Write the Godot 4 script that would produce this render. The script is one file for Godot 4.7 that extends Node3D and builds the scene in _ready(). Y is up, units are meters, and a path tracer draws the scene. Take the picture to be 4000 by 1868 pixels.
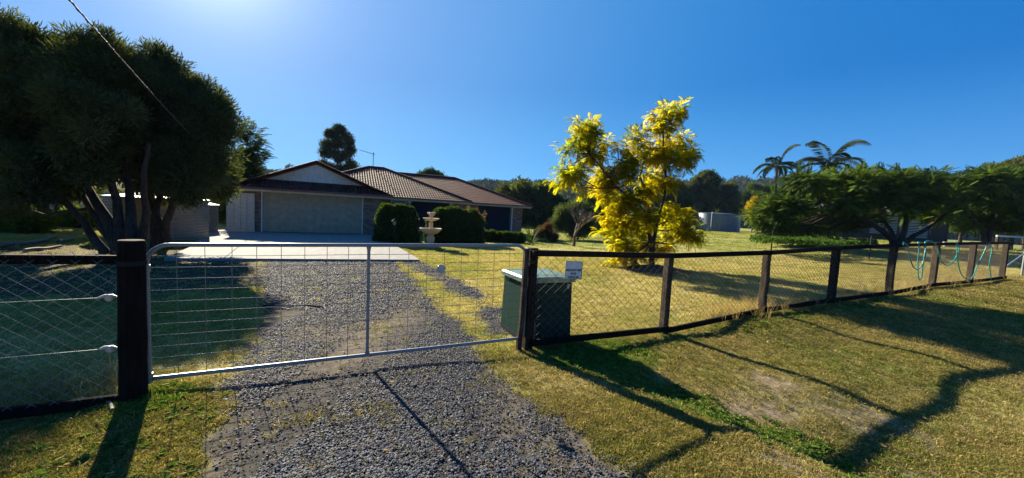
extends Node3D
# An acreage frontage seen from the road verge: farm gate, timber and wire fence, gravel drive, brick house, trees and hills.

const F := 1500.0
const CX := 2000.0
const CY := 934.0
const EYE := Vector3(0, 1.68, 0)
const SUN_AZ := -38.5
const SUN_EL := 27.0
var CB: Basis
var names := {}
var rng := RandomNumberGenerator.new()
var nz := FastNoiseLite.new()
var nz2 := FastNoiseLite.new()
var M := {}

# ---------------------------------------------------------------- pixels to places
func ray(px: float, py: float) -> Vector3:
	return CB * Vector3((px - CX) / F, -(py - CY) / F, -1.0)

func on_y(px: float, py: float, y: float) -> Vector3:
	var d := ray(px, py)
	return EYE + d * ((y - EYE.y) / d.y)

func gnd(px: float, py: float) -> Vector3:
	var p := on_y(px, py, 0.0)
	for i in 8:
		p = on_y(px, py, hgt(p.x, p.z))
	return p

func on_plane(px: float, py: float, p0: Vector3, n: Vector3) -> Vector3:
	var d := ray(px, py)
	return EYE + d * ((p0 - EYE).dot(n) / d.dot(n))

func at_depth(px: float, py: float, z: float) -> Vector3:
	var d := ray(px, py)
	return EYE + d * (z / -d.z)

# ---------------------------------------------------------------- the lie of the land
var HP := [[-3.0, -3.2, 0.0], [0.2, -4.7, -0.02], [2.4, -5.8, -0.03], [4.55, -6.8, 0.14], [6.6, -7.8, 0.2], [8.8, -8.85, 0.25], [10.9, -9.86, 0.36],
	[13.1, -10.9, 0.37], [15.5, -12.0, 0.42], [17.2, -12.9, 0.5], [2.1, -2.4, 0.08], [1.0, -3.8, 0.03], [1.43, -3.27, 0.05], [1.81, -2.79, 0.085], [1.25, -4.4, -0.07], [1.75, -3.85, -0.13], [2.2, -3.35, -0.17], [2.7, -2.8, -0.2], [3.2, -2.3, -0.22], [3.5, -4.36, -0.04], [4.04, -3.68, -0.13], [4.1, -3.2, -0.18],
	[5.8, -5.25, 0.03], [6.15, -4.8, -0.04], [6.4, -4.4, -0.09], [7.5, -3.5, -0.1], [0.0, 0.5, 0.0], [0.0, -2.2, 0.0], [-3.0, 0.0, 0.0], [-1.2, -3.8, 0.0],
	[-12.0, -19.5, 0.03], [-8.0, -21.0, 0.03], [1.0, -25.0, 0.03], [-5.0, -17.0, 0.03], [-4.0, -10.0, 0.0], [-11.0, -11.0, 0.0], [-16.0, -17.0, 0.03], [0.0, -16.0, 0.06], [4.5, -12.5, 0.14],
	[12.0, -20.0, 0.45], [22.0, -22.0, 0.85], [27.0, -31.0, 1.1], [9.0, -45.0, 0.4], [30.0, -60.0, 0.6], [34.0, -20.0, 1.0], [0.0, -60.0, 0.2], [-30.0, -30.0, 0.0], [-40.0, -90.0, 0.0], [40.0, -110.0, 0.8], [-6.0, -2.2, -0.14], [-3.75, -2.85, -0.11], [-4.5, -2.5, -0.14], [-3.35, -2.6, -0.07], [-4.0, -2.0, -0.1], [-3.3, -3.5, -0.01]]

func hgt(x: float, z: float) -> float:
	var s := 0.0
	var w := 0.0
	for c in HP:
		var dx: float = x - c[0]
		var dz: float = z - c[1]
		var q := dx * dx + dz * dz + 0.12
		var k := 1.0 / (q * q)
		s += k * c[2]
		w += k
	return s / w

# ---------------------------------------------------------------- mesh building
class MB:
	var v := PackedVector3Array()
	var n := PackedVector3Array()
	var c := PackedColorArray()
	var uv := PackedVector2Array()
	var ix := PackedInt32Array()
	var col := Color(1, 1, 1)
	func vert(p: Vector3, nn: Vector3, t := Vector2.ZERO) -> int:
		v.append(p); n.append(nn); c.append(col); uv.append(t)
		return v.size() - 1
	func tri(a: Vector3, b: Vector3, d: Vector3) -> void:
		var nn := (d - a).cross(b - a).normalized()
		var i := v.size()
		vert(a, nn); vert(b, nn); vert(d, nn)
		ix.append_array(PackedInt32Array([i, i + 1, i + 2]))
	# a quad whose face points towards out
	func quad(a: Vector3, b: Vector3, d: Vector3, e: Vector3, out := Vector3.ZERO) -> void:
		var nn := (d - a).cross(b - a).normalized()
		if nn == Vector3.ZERO:
			nn = (e - a).cross(d - a).normalized()
		var flip := out != Vector3.ZERO and nn.dot(out) < 0
		if flip:
			nn = -nn
		var i := v.size()
		var lu := a.distance_to(b)
		var lv := b.distance_to(d)
		vert(a, nn, Vector2(0, 0)); vert(b, nn, Vector2(lu, 0)); vert(d, nn, Vector2(lu, lv)); vert(e, nn, Vector2(0, lv))
		if flip:
			ix.append_array(PackedInt32Array([i, i + 2, i + 1, i, i + 3, i + 2]))
		else:
			ix.append_array(PackedInt32Array([i, i + 1, i + 2, i, i + 2, i + 3]))
	func box(ctr: Vector3, size: Vector3, b := Basis.IDENTITY) -> void:
		var x := b.x * size.x * 0.5
		var y := b.y * size.y * 0.5
		var z := b.z * size.z * 0.5
		quad(ctr - x - y + z, ctr + x - y + z, ctr + x + y + z, ctr - x + y + z, z)
		quad(ctr - x - y - z, ctr + x - y - z, ctr + x + y - z, ctr - x + y - z, -z)
		quad(ctr + x - y - z, ctr + x - y + z, ctr + x + y + z, ctr + x + y - z, x)
		quad(ctr - x - y - z, ctr - x - y + z, ctr - x + y + z, ctr - x + y - z, -x)
		quad(ctr - x + y - z, ctr + x + y - z, ctr + x + y + z, ctr - x + y + z, y)
		quad(ctr - x - y - z, ctr + x - y - z, ctr + x - y + z, ctr - x - y + z, -y)
	# a box with its long edges chamfered, long axis from p to q, width along side, height along its cross
	func beam(p: Vector3, q: Vector3, w: float, h: float, side: Vector3, cham := 0.006) -> void:
		var ax := (q - p).normalized()
		var s := (side - ax * side.dot(ax)).normalized()
		var u := s.cross(ax).normalized()
		var pr := [Vector2(-w / 2 + cham, -h / 2), Vector2(w / 2 - cham, -h / 2), Vector2(w / 2, -h / 2 + cham), Vector2(w / 2, h / 2 - cham), Vector2(w / 2 - cham, h / 2), Vector2(-w / 2 + cham, h / 2), Vector2(-w / 2, h / 2 - cham), Vector2(-w / 2, -h / 2 + cham)]
		for i in 8:
			var a: Vector3 = s * pr[i].x + u * pr[i].y
			var bb: Vector3 = s * pr[(i + 1) % 8].x + u * pr[(i + 1) % 8].y
			quad(p + a, p + bb, q + bb, q + a, a + bb)
			tri(p, p + a, p + bb) if (p + bb - p).cross(a).dot(-ax) > 0 else tri(p, p + bb, p + a)
			tri(q, q + bb, q + a) if (a).cross(bb).dot(ax) > 0 else tri(q, q + a, q + bb)
	func tube(pts: Array, rad: Array, sides := 6, caps := true) -> void:
		var m := pts.size()
		var base := v.size()
		var prev := Vector3.ZERO
		for i in m:
			var t: Vector3 = (pts[min(i + 1, m - 1)] - pts[max(i - 1, 0)]).normalized()
			if prev == Vector3.ZERO:
				prev = t.cross(Vector3.UP if absf(t.y) < 0.9 else Vector3.RIGHT).normalized()
			var s := (prev - t * prev.dot(t)).normalized()
			prev = s
			var u := t.cross(s)
			var r: float = rad[min(i, rad.size() - 1)]
			for k in sides:
				var an := TAU * k / sides
				var d := s * cos(an) + u * sin(an)
				vert(pts[i] + d * r, d, Vector2(float(k) / sides, float(i)))
		for i in m - 1:
			for k in sides:
				var a := base + i * sides + k
				var b := base + i * sides + (k + 1) % sides
				ix.append_array(PackedInt32Array([a, b + sides, b, a, a + sides, b + sides]))
		if caps:
			for e in [0, m - 1]:
				var t2: Vector3 = (pts[0] - pts[1]).normalized() if e == 0 else (pts[m - 1] - pts[m - 2]).normalized()
				var ci := vert(pts[e], t2)
				for k in sides:
					var a := vert(v[base + e * sides + k], t2)
					var b := vert(v[base + e * sides + (k + 1) % sides], t2)
					if e == 0:
						ix.append_array(PackedInt32Array([ci, a, b]))
					else:
						ix.append_array(PackedInt32Array([ci, b, a]))
	# profile of Vector2(radius, height) from bottom to top, turned about the y axis through ctr
	func lathe(prof: Array, ctr := Vector3.ZERO, sides := 20, wob := 0.0) -> void:
		var base := v.size()
		var m := prof.size()
		for i in m:
			var dv: Vector2 = prof[min(i + 1, m - 1)] - prof[max(i - 1, 0)]
			var nn2 := Vector2(dv.y, -dv.x).normalized()
			for k in sides + 1:
				var an := TAU * k / sides
				var d := Vector3(cos(an), 0, sin(an))
				var r: float = prof[i].x * (1.0 + wob * sin(an * 8.0))
				vert(ctr + d * r + Vector3(0, prof[i].y, 0), (d * nn2.x + Vector3(0, nn2.y, 0)).normalized(), Vector2(float(k) / sides, prof[i].y))
		for i in m - 1:
			for k in sides:
				var a := base + i * (sides + 1) + k
				var b := a + sides + 1
				ix.append_array(PackedInt32Array([a, a + 1, b + 1, a, b + 1, b]))
	# a leaf: a diamond folded along its rib
	func leaf(p: Vector3, dir: Vector3, side: Vector3, l: float, w: float, bend := 0.15) -> void:
		var up := side.cross(dir).normalized()
		var mid := p + dir * l * 0.45
		var tip := p + dir * l - up * l * bend
		var a := mid + side * w * 0.5 + up * w * 0.12
		var b := mid - side * w * 0.5 + up * w * 0.12
		var na := (tip - p).cross(a - p).normalized()
		var nb := (b - p).cross(tip - p).normalized()
		var i := v.size()
		vert(p, na); vert(a, na); vert(tip, na)
		vert(p, nb); vert(tip, nb); vert(b, nb)
		ix.append_array(PackedInt32Array([i, i + 1, i + 2, i + 3, i + 4, i + 5]))
	func mesh(mat: Material = null) -> ArrayMesh:
		var a := []
		a.resize(Mesh.ARRAY_MAX)
		a[Mesh.ARRAY_VERTEX] = v
		a[Mesh.ARRAY_NORMAL] = n
		a[Mesh.ARRAY_COLOR] = c
		a[Mesh.ARRAY_TEX_UV] = uv
		a[Mesh.ARRAY_INDEX] = ix
		var am := ArrayMesh.new()
		am.add_surface_from_arrays(Mesh.PRIMITIVE_TRIANGLES, a)
		if mat:
			am.surface_set_material(0, mat)
		return am

func numbered(called: String) -> String:
	var k: int = names.get(called, 0)
	names[called] = k + 1
	return called if k == 0 else "%s_%03d" % [called, k]

func tag(o: Node3D, label: String, category: String, group := "", kind := "") -> Node3D:
	o.set_meta("label", label)
	if category: o.set_meta("category", category)
	if group: o.set_meta("group", group)
	if kind: o.set_meta("kind", kind)
	return o

func thing(called: String, at: Vector3, label: String, category: String, group := "", turn := 0.0) -> Node3D:
	var o := Node3D.new()
	o.name = numbered(called)
	add_child(o)
	o.position = at
	o.rotation.y = turn
	return tag(o, label, category, group)

func part(called: String, b: MB, mat: Material, parent: Node3D, label := "") -> MeshInstance3D:
	return inst(called, b.mesh(mat), parent, label)

func inst(called: String, mesh: Mesh, parent: Node3D, label := "") -> MeshInstance3D:
	var o := MeshInstance3D.new()
	o.mesh = mesh
	o.name = called if parent != self else numbered(called)
	parent.add_child(o, true)
	if label: o.set_meta("label", label)
	return o

func single(called: String, b: MB, mat: Material, at: Vector3, label: String, category: String, group := "") -> MeshInstance3D:
	var o := part(called, b, mat, self)
	o.position = at
	tag(o, label, category, group)
	return o

func structure(called: String, mesh: Mesh, label := "") -> MeshInstance3D:
	var o := inst(called, mesh, self)
	o.set_meta("kind", "structure")
	if label: o.set_meta("label", label)
	return o

# many copies of one mesh as one part or one stuff object: xf are transforms, cols linear colours
func many(called: String, mesh: Mesh, xf: Array, cols: Array, parent: Node3D) -> MultiMeshInstance3D:
	var mm := MultiMesh.new()
	mm.transform_format = MultiMesh.TRANSFORM_3D
	mm.use_colors = true
	mm.mesh = mesh
	mm.instance_count = xf.size()
	for i in xf.size():
		mm.set_instance_transform(i, xf[i])
		mm.set_instance_color(i, cols[i])
	var o := MultiMeshInstance3D.new()
	o.multimesh = mm
	o.name = called if parent != self else numbered(called)
	parent.add_child(o, true)
	o.set_meta("kind", "stuff")
	return o

func rv(a: float, b: float) -> float:
	return rng.randf_range(a, b)

func rdir() -> Vector3:
	var y := rv(-1, 1)
	var a := rv(0, TAU)
	var r := sqrt(1 - y * y)
	return Vector3(r * cos(a), y, r * sin(a))

func turned(d: Vector3) -> Basis:   # y axis along d, turned at random about it
	var s := d.cross(rdir()).normalized()
	return Basis(s, d, s.cross(d))

func lin(r: float, g: float, b: float) -> Color:
	return Color(r, g, b)

# ---------------------------------------------------------------- materials
func noise_tex(size: int, freq: float, lo: Color, hi: Color, oct := 4, seed_ := 1, stretch := 1.0, mix_fine := 0.0) -> ImageTexture:
	var fn := FastNoiseLite.new()
	fn.seed = seed_
	fn.frequency = freq
	fn.fractal_octaves = oct
	var im := fn.get_seamless_image(size, size)
	im.convert(Image.FORMAT_RGB8)
	var out := Image.create(size, size, false, Image.FORMAT_RGB8)
	var r2 := RandomNumberGenerator.new()
	r2.seed = seed_
	for y in size:
		for x in size:
			var t := im.get_pixel(x, int(y * stretch) % size).r
			if mix_fine > 0:
				t = clampf(t + r2.randf_range(-mix_fine, mix_fine), 0, 1)
			out.set_pixel(x, y, lo.lerp(hi, t))
	return ImageTexture.create_from_image(out)

func mat(called: String, c: Color, rough := 0.8, metal := 0.0, tex: Texture2D = null, scale := 1.0, bump := 0.0) -> StandardMaterial3D:
	# c is a linear base colour
	var m := StandardMaterial3D.new()
	m.resource_name = called
	m.albedo_color = c.linear_to_srgb()
	m.roughness = rough
	m.metallic = metal
	if tex:
		m.albedo_texture = tex
		m.uv1_triplanar = true
		m.uv1_world_triplanar = true
		m.uv1_scale = Vector3.ONE * scale
		if bump > 0:
			m.heightmap_enabled = true
			m.heightmap_texture = tex
			m.heightmap_scale = bump
	M[called] = m
	return m

func leaf_mat(called: String, back: float, rough := 0.55, tint := Color(1, 1, 0.6)) -> StandardMaterial3D:
	var m := StandardMaterial3D.new()
	m.resource_name = called
	m.albedo_color = Color(1, 1, 1)
	m.vertex_color_use_as_albedo = true
	m.metallic_specular = 0.2
	m.roughness = rough
	m.cull_mode = BaseMaterial3D.CULL_DISABLED
	if back > 0:
		m.backlight_enabled = true
		m.backlight = Color(tint.r * back, tint.g * back, tint.b * back)
	M[called] = m
	return m

func materials() -> void:
	var g1 := noise_tex(512, 0.02, Color(0.62, 0.62, 0.62), Color(1, 1, 1), 5, 3, 1.0, 0.25)
	var g2 := noise_tex(256, 0.03, Color(0.78, 0.78, 0.78), Color(1, 1, 1), 4, 5, 1.0, 0.06)
	var wood := noise_tex(256, 0.06, Color(0.45, 0.45, 0.45), Color(1, 1, 1), 4, 9, 0.12, 0.1)
	var fine := noise_tex(256, 0.1, Color(0.75, 0.75, 0.75), Color(1, 1, 1), 3, 11, 1.0, 0.2)
	var soil := mat("soil", lin(1, 1, 1), 0.95, 0, g1, 0.7, 1.2)
	soil.vertex_color_use_as_albedo = true
	var drv := mat("driveway_dirt", lin(1, 1, 1), 0.95, 0, g1, 1.1, 1.5)
	drv.vertex_color_use_as_albedo = true
	mat("concrete", lin(0.26, 0.257, 0.25), 0.85, 0, g2, 0.5, 0.1)
	mat("path_concrete", lin(0.28, 0.27, 0.24), 0.85, 0, g2, 0.6, 0.1)
	mat("dark_timber", lin(0.05, 0.036, 0.027), 0.85, 0, wood, 1.6, 0.5)
	mat("old_timber", lin(0.12, 0.092, 0.068), 0.9, 0, wood, 1.3, 0.6)
	mat("black_timber", lin(0.02, 0.017, 0.015), 0.85, 0, wood, 1.5, 0.4)
	mat("log", lin(0.42, 0.36, 0.28), 0.9, 0, wood, 1.2, 0.6)
	mat("galvanised", lin(0.3, 0.315, 0.33), 0.42, 0.35, fine, 2.0)
	mat("wire", lin(0.2, 0.21, 0.22), 0.42, 0.7)
	mat("rusty_wire", lin(0.11, 0.085, 0.06), 0.7, 0.5)
	mat("tile", lin(0.115, 0.034, 0.028), 0.85, 0, fine, 2.2, 0.1)
	mat("tile_pale", lin(0.135, 0.044, 0.036), 0.85, 0, fine, 2.0, 0.1)
	mat("tile_dark", lin(0.09, 0.027, 0.023), 0.85, 0, fine, 1.7, 0.1)
	mat("gutter", lin(0.14, 0.045, 0.034), 0.4)
	mat("cream", lin(0.68, 0.62, 0.49), 0.55, 0, g2, 1.0)
	mat("door_cream", lin(0.5, 0.44, 0.31), 0.5, 0, g2, 0.4)
	mat("gable", lin(0.74, 0.73, 0.68), 0.7, 0, g2, 0.9)
	mat("mortar", lin(0.3, 0.26, 0.22), 0.95, 0, fine, 2.0, 0.2)
	mat("brick", lin(0.36, 0.21, 0.155), 0.9, 0, fine, 3.0, 0.2)
	mat("brick_pale", lin(0.4, 0.27, 0.2), 0.9, 0, fine, 3.3, 0.2)
	mat("brick_dark", lin(0.25, 0.14, 0.11), 0.9, 0, fine, 2.7, 0.2)
	mat("blind", lin(0.025, 0.03, 0.045), 0.9, 0, fine, 4.0)
	mat("white_paint", lin(0.72, 0.72, 0.7), 0.5)
	mat("glass_dark", lin(0.02, 0.025, 0.03), 0.08)
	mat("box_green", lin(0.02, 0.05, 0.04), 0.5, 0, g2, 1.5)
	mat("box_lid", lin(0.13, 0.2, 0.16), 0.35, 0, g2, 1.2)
	mat("stone", lin(0.5, 0.4, 0.29), 0.85, 0, fine, 2.5, 0.3)
	mat("tank_cream", lin(0.3, 0.22, 0.15), 0.5, 0.0, g2, 0.8)
	mat("tank_blue", lin(0.13, 0.17, 0.22), 0.4, 0.3, g2, 0.5)
	mat("zinc", lin(0.45, 0.47, 0.48), 0.4, 0.4, g2, 0.5)
	mat("bark", lin(0.1, 0.08, 0.065), 0.95, 0, wood, 1.4, 1.0)
	mat("pale_bark", lin(0.24, 0.2, 0.16), 0.95, 0, wood, 1.4, 0.8)
	mat("hose", lin(0.02, 0.25, 0.22), 0.4)
	mat("black", lin(0.02, 0.02, 0.02), 0.8)
	mat("sign_white", lin(0.8, 0.8, 0.78), 0.45, 0, g2, 3.0)
	mat("ink", lin(0.02, 0.02, 0.022), 0.6)
	mat("plastic_white", lin(0.42, 0.41, 0.38), 0.4)
	mat("cable", lin(0.03, 0.03, 0.033), 0.75)
	mat("hill_soil", lin(0.09, 0.085, 0.045), 1.0, 0, g1, 0.03)
	mat("slat_pale", lin(0.62, 0.62, 0.6), 0.5)
	mat("slat_wall", lin(0.16, 0.11, 0.09), 0.8, 0, g2, 0.8)
	for k in ["dark_timber", "old_timber", "black_timber", "bark", "pale_bark", "tile", "tile_pale", "tile_dark", "blind", "box_green", "soil", "concrete", "path_concrete", "hill_soil", "black"]:
		M[k].metallic_specular = 0.15
	leaf_mat("leaf", 0.9, 0.7)
	leaf_mat("leaf_dark", 0.9, 0.7)
	leaf_mat("leaf_bright", 1.5, 0.7, Color(1, 1, 0.5))
	leaf_mat("grass", 0.9, 0.9, Color(1, 1, 0.75))
	leaf_mat("leaf_far", 0.4, 0.95)
	var st := leaf_mat("gravel", 0.0, 0.7)
	st.metallic_specular = 0.25
	for k in ["tile", "tile_pale", "tile_dark"]:
		M[k].metallic_specular = 0.22
		M[k].roughness = 0.78
	st.cull_mode = BaseMaterial3D.CULL_BACK

# ---------------------------------------------------------------- start
func _ready() -> void:
	rng.seed = 20240
	nz.seed = 4; nz.frequency = 0.35; nz.fractal_octaves = 3
	nz2.seed = 8; nz2.frequency = 1.4; nz2.fractal_octaves = 3
	var up := -Vector3((820.0 - CX) / F, -(23000.0 - CY) / F, -1.0).normalized()
	var fw := Vector3(0, 0, -1)
	fw = (fw - up * fw.dot(up)).normalized()
	var rt := fw.cross(up)
	CB = Basis(rt, up, -fw).transposed()
	var cam := Camera3D.new()
	cam.name = "camera"
	cam.keep_aspect = Camera3D.KEEP_HEIGHT
	cam.fov = rad_to_deg(2.0 * atan(CY / F))
	cam.near = 0.05
	cam.far = 3000.0
	cam.transform = Transform3D(CB, EYE)
	add_child(cam)
	cam.current = true
	sky_and_sun()
	materials()
	ground()
	drive()
	house()
	boundary()
	gate()
	trees()
	details()
	grass()

func sky_and_sun() -> void:
	var to_sun := Vector3(sin(deg_to_rad(SUN_AZ)) * cos(deg_to_rad(SUN_EL)), sin(deg_to_rad(SUN_EL)), -cos(deg_to_rad(SUN_AZ)) * cos(deg_to_rad(SUN_EL)))
	var W := 512
	var Hh := 256
	var im := Image.create(W, Hh, false, Image.FORMAT_RGBF)
	var zen := Vector3(0.001, 0.085, 0.33)
	var mid := Vector3(0.001, 0.118, 0.42)
	var hor := Vector3(0.10, 0.36, 0.70)
	for y in Hh:
		var th := PI * (y + 0.5) / Hh
		var e := PI / 2 - th
		for x in W:
			var ph := TAU * (x + 0.5) / W
			var d := Vector3(sin(ph) * sin(th), cos(th), -cos(ph) * sin(th))
			var s := clampf(sin(maxf(e, 0.0)), 0, 1)
			var c := hor.lerp(mid, clampf(s / 0.3, 0, 1) ** 0.7).lerp(zen, clampf((s - 0.2) / 0.8, 0, 1))
			var ca := clampf(d.dot(to_sun), -1, 1)
			var an := acos(ca)
			# air scatters sunlight forward, so the sky pales towards the sun
			var core := 0.9 * exp(-an / 0.085)
			c += Vector3(0.17 * exp(-pow(an / 0.7, 2.0)) + core, 0.23 * exp(-pow(an / 0.9, 2.0)) + core, 0.27 * exp(-pow(an / 0.95, 2.0)) + core * 0.95)
			if e < 0:
				c = Vector3(0.2, 0.2, 0.16)
			im.set_pixel(x, y, Color(c.x, c.y, c.z))
	var ps := PanoramaSkyMaterial.new()
	ps.panorama = ImageTexture.create_from_image(im)
	var sky := Sky.new()
	sky.sky_material = ps
	var env := Environment.new()
	env.background_mode = Environment.BG_SKY
	env.sky = sky
	env.background_energy_multiplier = 0.345
	env.ambient_light_source = Environment.AMBIENT_SOURCE_SKY
	env.tonemap_mode = Environment.TONE_MAPPER_LINEAR
	env.tonemap_exposure = 4.0
	env.fog_enabled = true
	env.fog_density = 0.00013
	env.fog_light_color = Color(0.62, 0.76, 0.95)
	env.sdfgi_enabled = true
	env.ssao_enabled = true
	env.ssil_enabled = true
	var we := WorldEnvironment.new()
	we.environment = env
	add_child(we)
	var sun := DirectionalLight3D.new()
	sun.name = "sun"
	sun.light_energy = 1.6
	sun.light_color = Color(1.0, 0.95, 0.85)
	sun.light_angular_distance = 0.5
	sun.shadow_enabled = true
	add_child(sun)
	sun.look_at_from_position(Vector3.ZERO, -to_sun)

# ---------------------------------------------------------------- ground
var drive_poly := PackedVector2Array()
var strip_poly := PackedVector2Array()
var patch_poly := PackedVector2Array()
var apron_poly := PackedVector2Array()
var path_poly := PackedVector2Array()
var BOX := Vector2.ZERO

func poly_of(px: Array) -> PackedVector2Array:
	var o := PackedVector2Array()
	for p in px:
		var g := gnd(p[0], p[1])
		o.append(Vector2(g.x, g.z))
	return o

func set_polys() -> void:
	drive_poly = poly_of([[1040, 1016], [1020, 1100], [1020, 1200], [1010, 1300], [965, 1390], [925, 1460], [890, 1540], [845, 1650], [795, 1800], [770, 1868]])
	drive_poly.append(Vector2(-1.75, -1.5)); drive_poly.append(Vector2(-1.9, 1.5)); drive_poly.append(Vector2(2.2, 1.5)); drive_poly.append(Vector2(1.2, -1.6))
	drive_poly.append_array(poly_of([[2520, 1868], [2360, 1760], [2210, 1655], [2080, 1560], [1960, 1480], [1890, 1420], [1850, 1350], [1800, 1280], [1720, 1200], [1620, 1100], [1560, 1040], [1560, 1018]]))
	strip_poly = poly_of([[1560, 1018], [1648, 1020], [1760, 1080], [1880, 1145], [1905, 1180], [1800, 1160], [1690, 1090], [1600, 1050]])
	patch_poly = poly_of([[1895, 1195], [1985, 1200], [1995, 1330], [1900, 1280], [1860, 1230]])
	apron_poly = poly_of([[640, 1018], [1640, 1022], [1545, 962], [1476, 922], [1411, 916], [1027, 904], [935, 907], [800, 946]])
	path_poly = poly_of([[742, 962], [800, 948], [935, 909], [902, 900], [890, 888], [850, 890], [813, 912]])

func inside(poly: PackedVector2Array, x: float, z: float) -> bool:
	return Geometry2D.is_point_in_polygon(Vector2(x, z), poly)

func on_gravel(x: float, z: float) -> bool:
	var q := Vector2(x + nz2.get_noise_2d(x, z) * 0.22, z + nz2.get_noise_2d(x + 40, z) * 0.22)
	return Geometry2D.is_point_in_polygon(q, drive_poly) or Geometry2D.is_point_in_polygon(q, strip_poly) or Geometry2D.is_point_in_polygon(q, patch_poly)

func on_slab(x: float, z: float) -> bool:
	return inside(apron_poly, x, z) or inside(path_poly, x, z)

func bare(x: float, z: float) -> float:   # how bare the soil of the verge is
	var b := 0.0
	for c in [[3.1, -3.0, 0.9], [3.6, -3.5, 0.6], [2.5, -3.6, 0.55], [3.0, -4.1, 0.5], [2.0, -2.55, 0.45], [-1.9, -3.0, 0.35]]:
		var d: float = Vector2(x - c[0], z - c[1]).length() / c[2]
		b = maxf(b, 1.0 - d * d)
	return clampf(b * 0.75 + nz2.get_noise_2d(x * 1.3, z * 1.3) * 0.55, 0, 1) if b > 0 else 0.0

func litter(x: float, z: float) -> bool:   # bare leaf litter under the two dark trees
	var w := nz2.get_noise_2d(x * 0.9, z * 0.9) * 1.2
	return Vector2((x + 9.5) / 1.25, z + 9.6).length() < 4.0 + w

func green(x: float, z: float) -> float:   # how green the sward is
	var g := 0.3 + nz.get_noise_2d(x, z) * 0.5 + nz2.get_noise_2d(x, z) * 0.25
	for c in [[0.9, -4.5, 0.7], [1.4, -4.9, 0.7], [1.9, -3.6, 0.5], [2.3, -3.1, 0.45], [2.7, -2.5, 0.5], [-2.9, -3.1, 0.3]]:
		var d: float = Vector2(x - c[0], z - c[1]).length() / c[2]
		g += maxf(0, 1.0 - d * d) * 0.9
	if x > -1 and z < -5.5 and z > -16 and x * 0.48 + 4.8 < -z: g -= 0.22
	if z + nz.get_noise_2d(x * 0.5, z * 0.5) * 4.0 < -19: g += 0.3   # the watered lawn beyond
	return clampf(g, 0, 1)

func sward(x: float, z: float) -> Color:
	var g := green(x, z)
	# the road verge is rougher and browner than the mown yard behind the fence
	var yard := x * 0.475 + 4.75 < -z
	var dry := Vector3(0.43, 0.375, 0.16) if yard else Vector3(0.27, 0.215, 0.085)
	var mid := Vector3(0.27, 0.275, 0.075) if yard else Vector3(0.185, 0.178, 0.048)
	var fresh := Vector3(0.09, 0.165, 0.02)
	var c := dry.lerp(mid, clampf(g * 2, 0, 1)).lerp(fresh, clampf(g * 2 - 1, 0, 1))
	return Color(c.x, c.y, c.z)

func axis(lo: float, hi: float, fine0: float, fine1: float, step: float) -> PackedFloat32Array:
	var o := PackedFloat32Array()
	var left := []
	var p := fine0
	var s := step
	while p > lo:
		s *= 1.12
		p -= s
		left.append(p)
	left.reverse()
	for q in left: o.append(q)
	p = fine0
	while p < fine1:
		o.append(p)
		p += step
	s = step
	while p < hi:
		o.append(p)
		s *= 1.12
		p += s
	o.append(p)
	return o

func ground() -> void:
	set_polys()
	var xs := axis(-700, 1000, -6, 9, 0.12)
	var zs := axis(-760, 40, -11, 0.5, 0.12)
	var b := MB.new()
	for z in zs:
		for x in xs:
			var y := hgt(x, z)
			var far := Vector2(x, z).length()
			y += nz2.get_noise_2d(x * 1.5, z * 1.5) * 0.012 * clampf((14 - far) / 6, 0, 1)
			var c := sward(x, z)
			var so := Color(0.155, 0.12, 0.085)
			var k := bare(x, z)
			c = (c * 0.85).lerp(so, 0.12)
			c = c.lerp(so * 1.15, k)
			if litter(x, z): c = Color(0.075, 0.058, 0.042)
			if on_gravel(x, z):
				c = Color(0.045, 0.043, 0.042).lerp(Color(0.11, 0.092, 0.07), clampf(nz.get_noise_2d(x * 1.6 + 30, z * 0.7) * 1.6 + 0.1, 0, 1))
			b.col = Color(c.r * 1.35, c.g * 1.35, c.b * 1.35)
			b.vert(Vector3(x, y - 0.012, z), Vector3.UP)
	var w := xs.size()
	for j in zs.size() - 1:
		for i in w - 1:
			var a := j * w + i
			b.ix.append_array(PackedInt32Array([a, a + 1, a + w + 1, a, a + w + 1, a + w]))
	# smooth normals from the slopes
	for j in range(1, zs.size() - 1):
		for i in range(1, w - 1):
			var a := j * w + i
			b.n[a] = (b.v[a + w] - b.v[a - w]).cross(b.v[a + 1] - b.v[a - 1]).normalized()
	structure("ground", b.mesh(M.soil), "grassy ground of the verge and yard")
	hills()

func slab(called: String, poly: PackedVector2Array, top: float, m: Material, label: String) -> void:
	var b := MB.new()
	var tri := Geometry2D.triangulate_polygon(poly)
	for k in range(0, tri.size(), 3):
		var q := []
		for j in 3:
			var p := poly[tri[k + j]]
			q.append(Vector3(p.x, top, p.y))
		if (q[2] - q[0]).cross(q[1] - q[0]).y > 0: b.tri(q[0], q[1], q[2])
		else: b.tri(q[0], q[2], q[1])
	var n := poly.size()
	var ctr := Vector2.ZERO
	for p in poly: ctr += p / n
	for i in n:
		var p := poly[i]
		var q := poly[(i + 1) % n]
		var out := (p + q) / 2 - ctr
		b.quad(Vector3(p.x, top - 0.12, p.y), Vector3(q.x, top - 0.12, q.y), Vector3(q.x, top, q.y), Vector3(p.x, top, p.y), Vector3(out.x, 0, out.y))
	structure(called, b.mesh(m), label)

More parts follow.
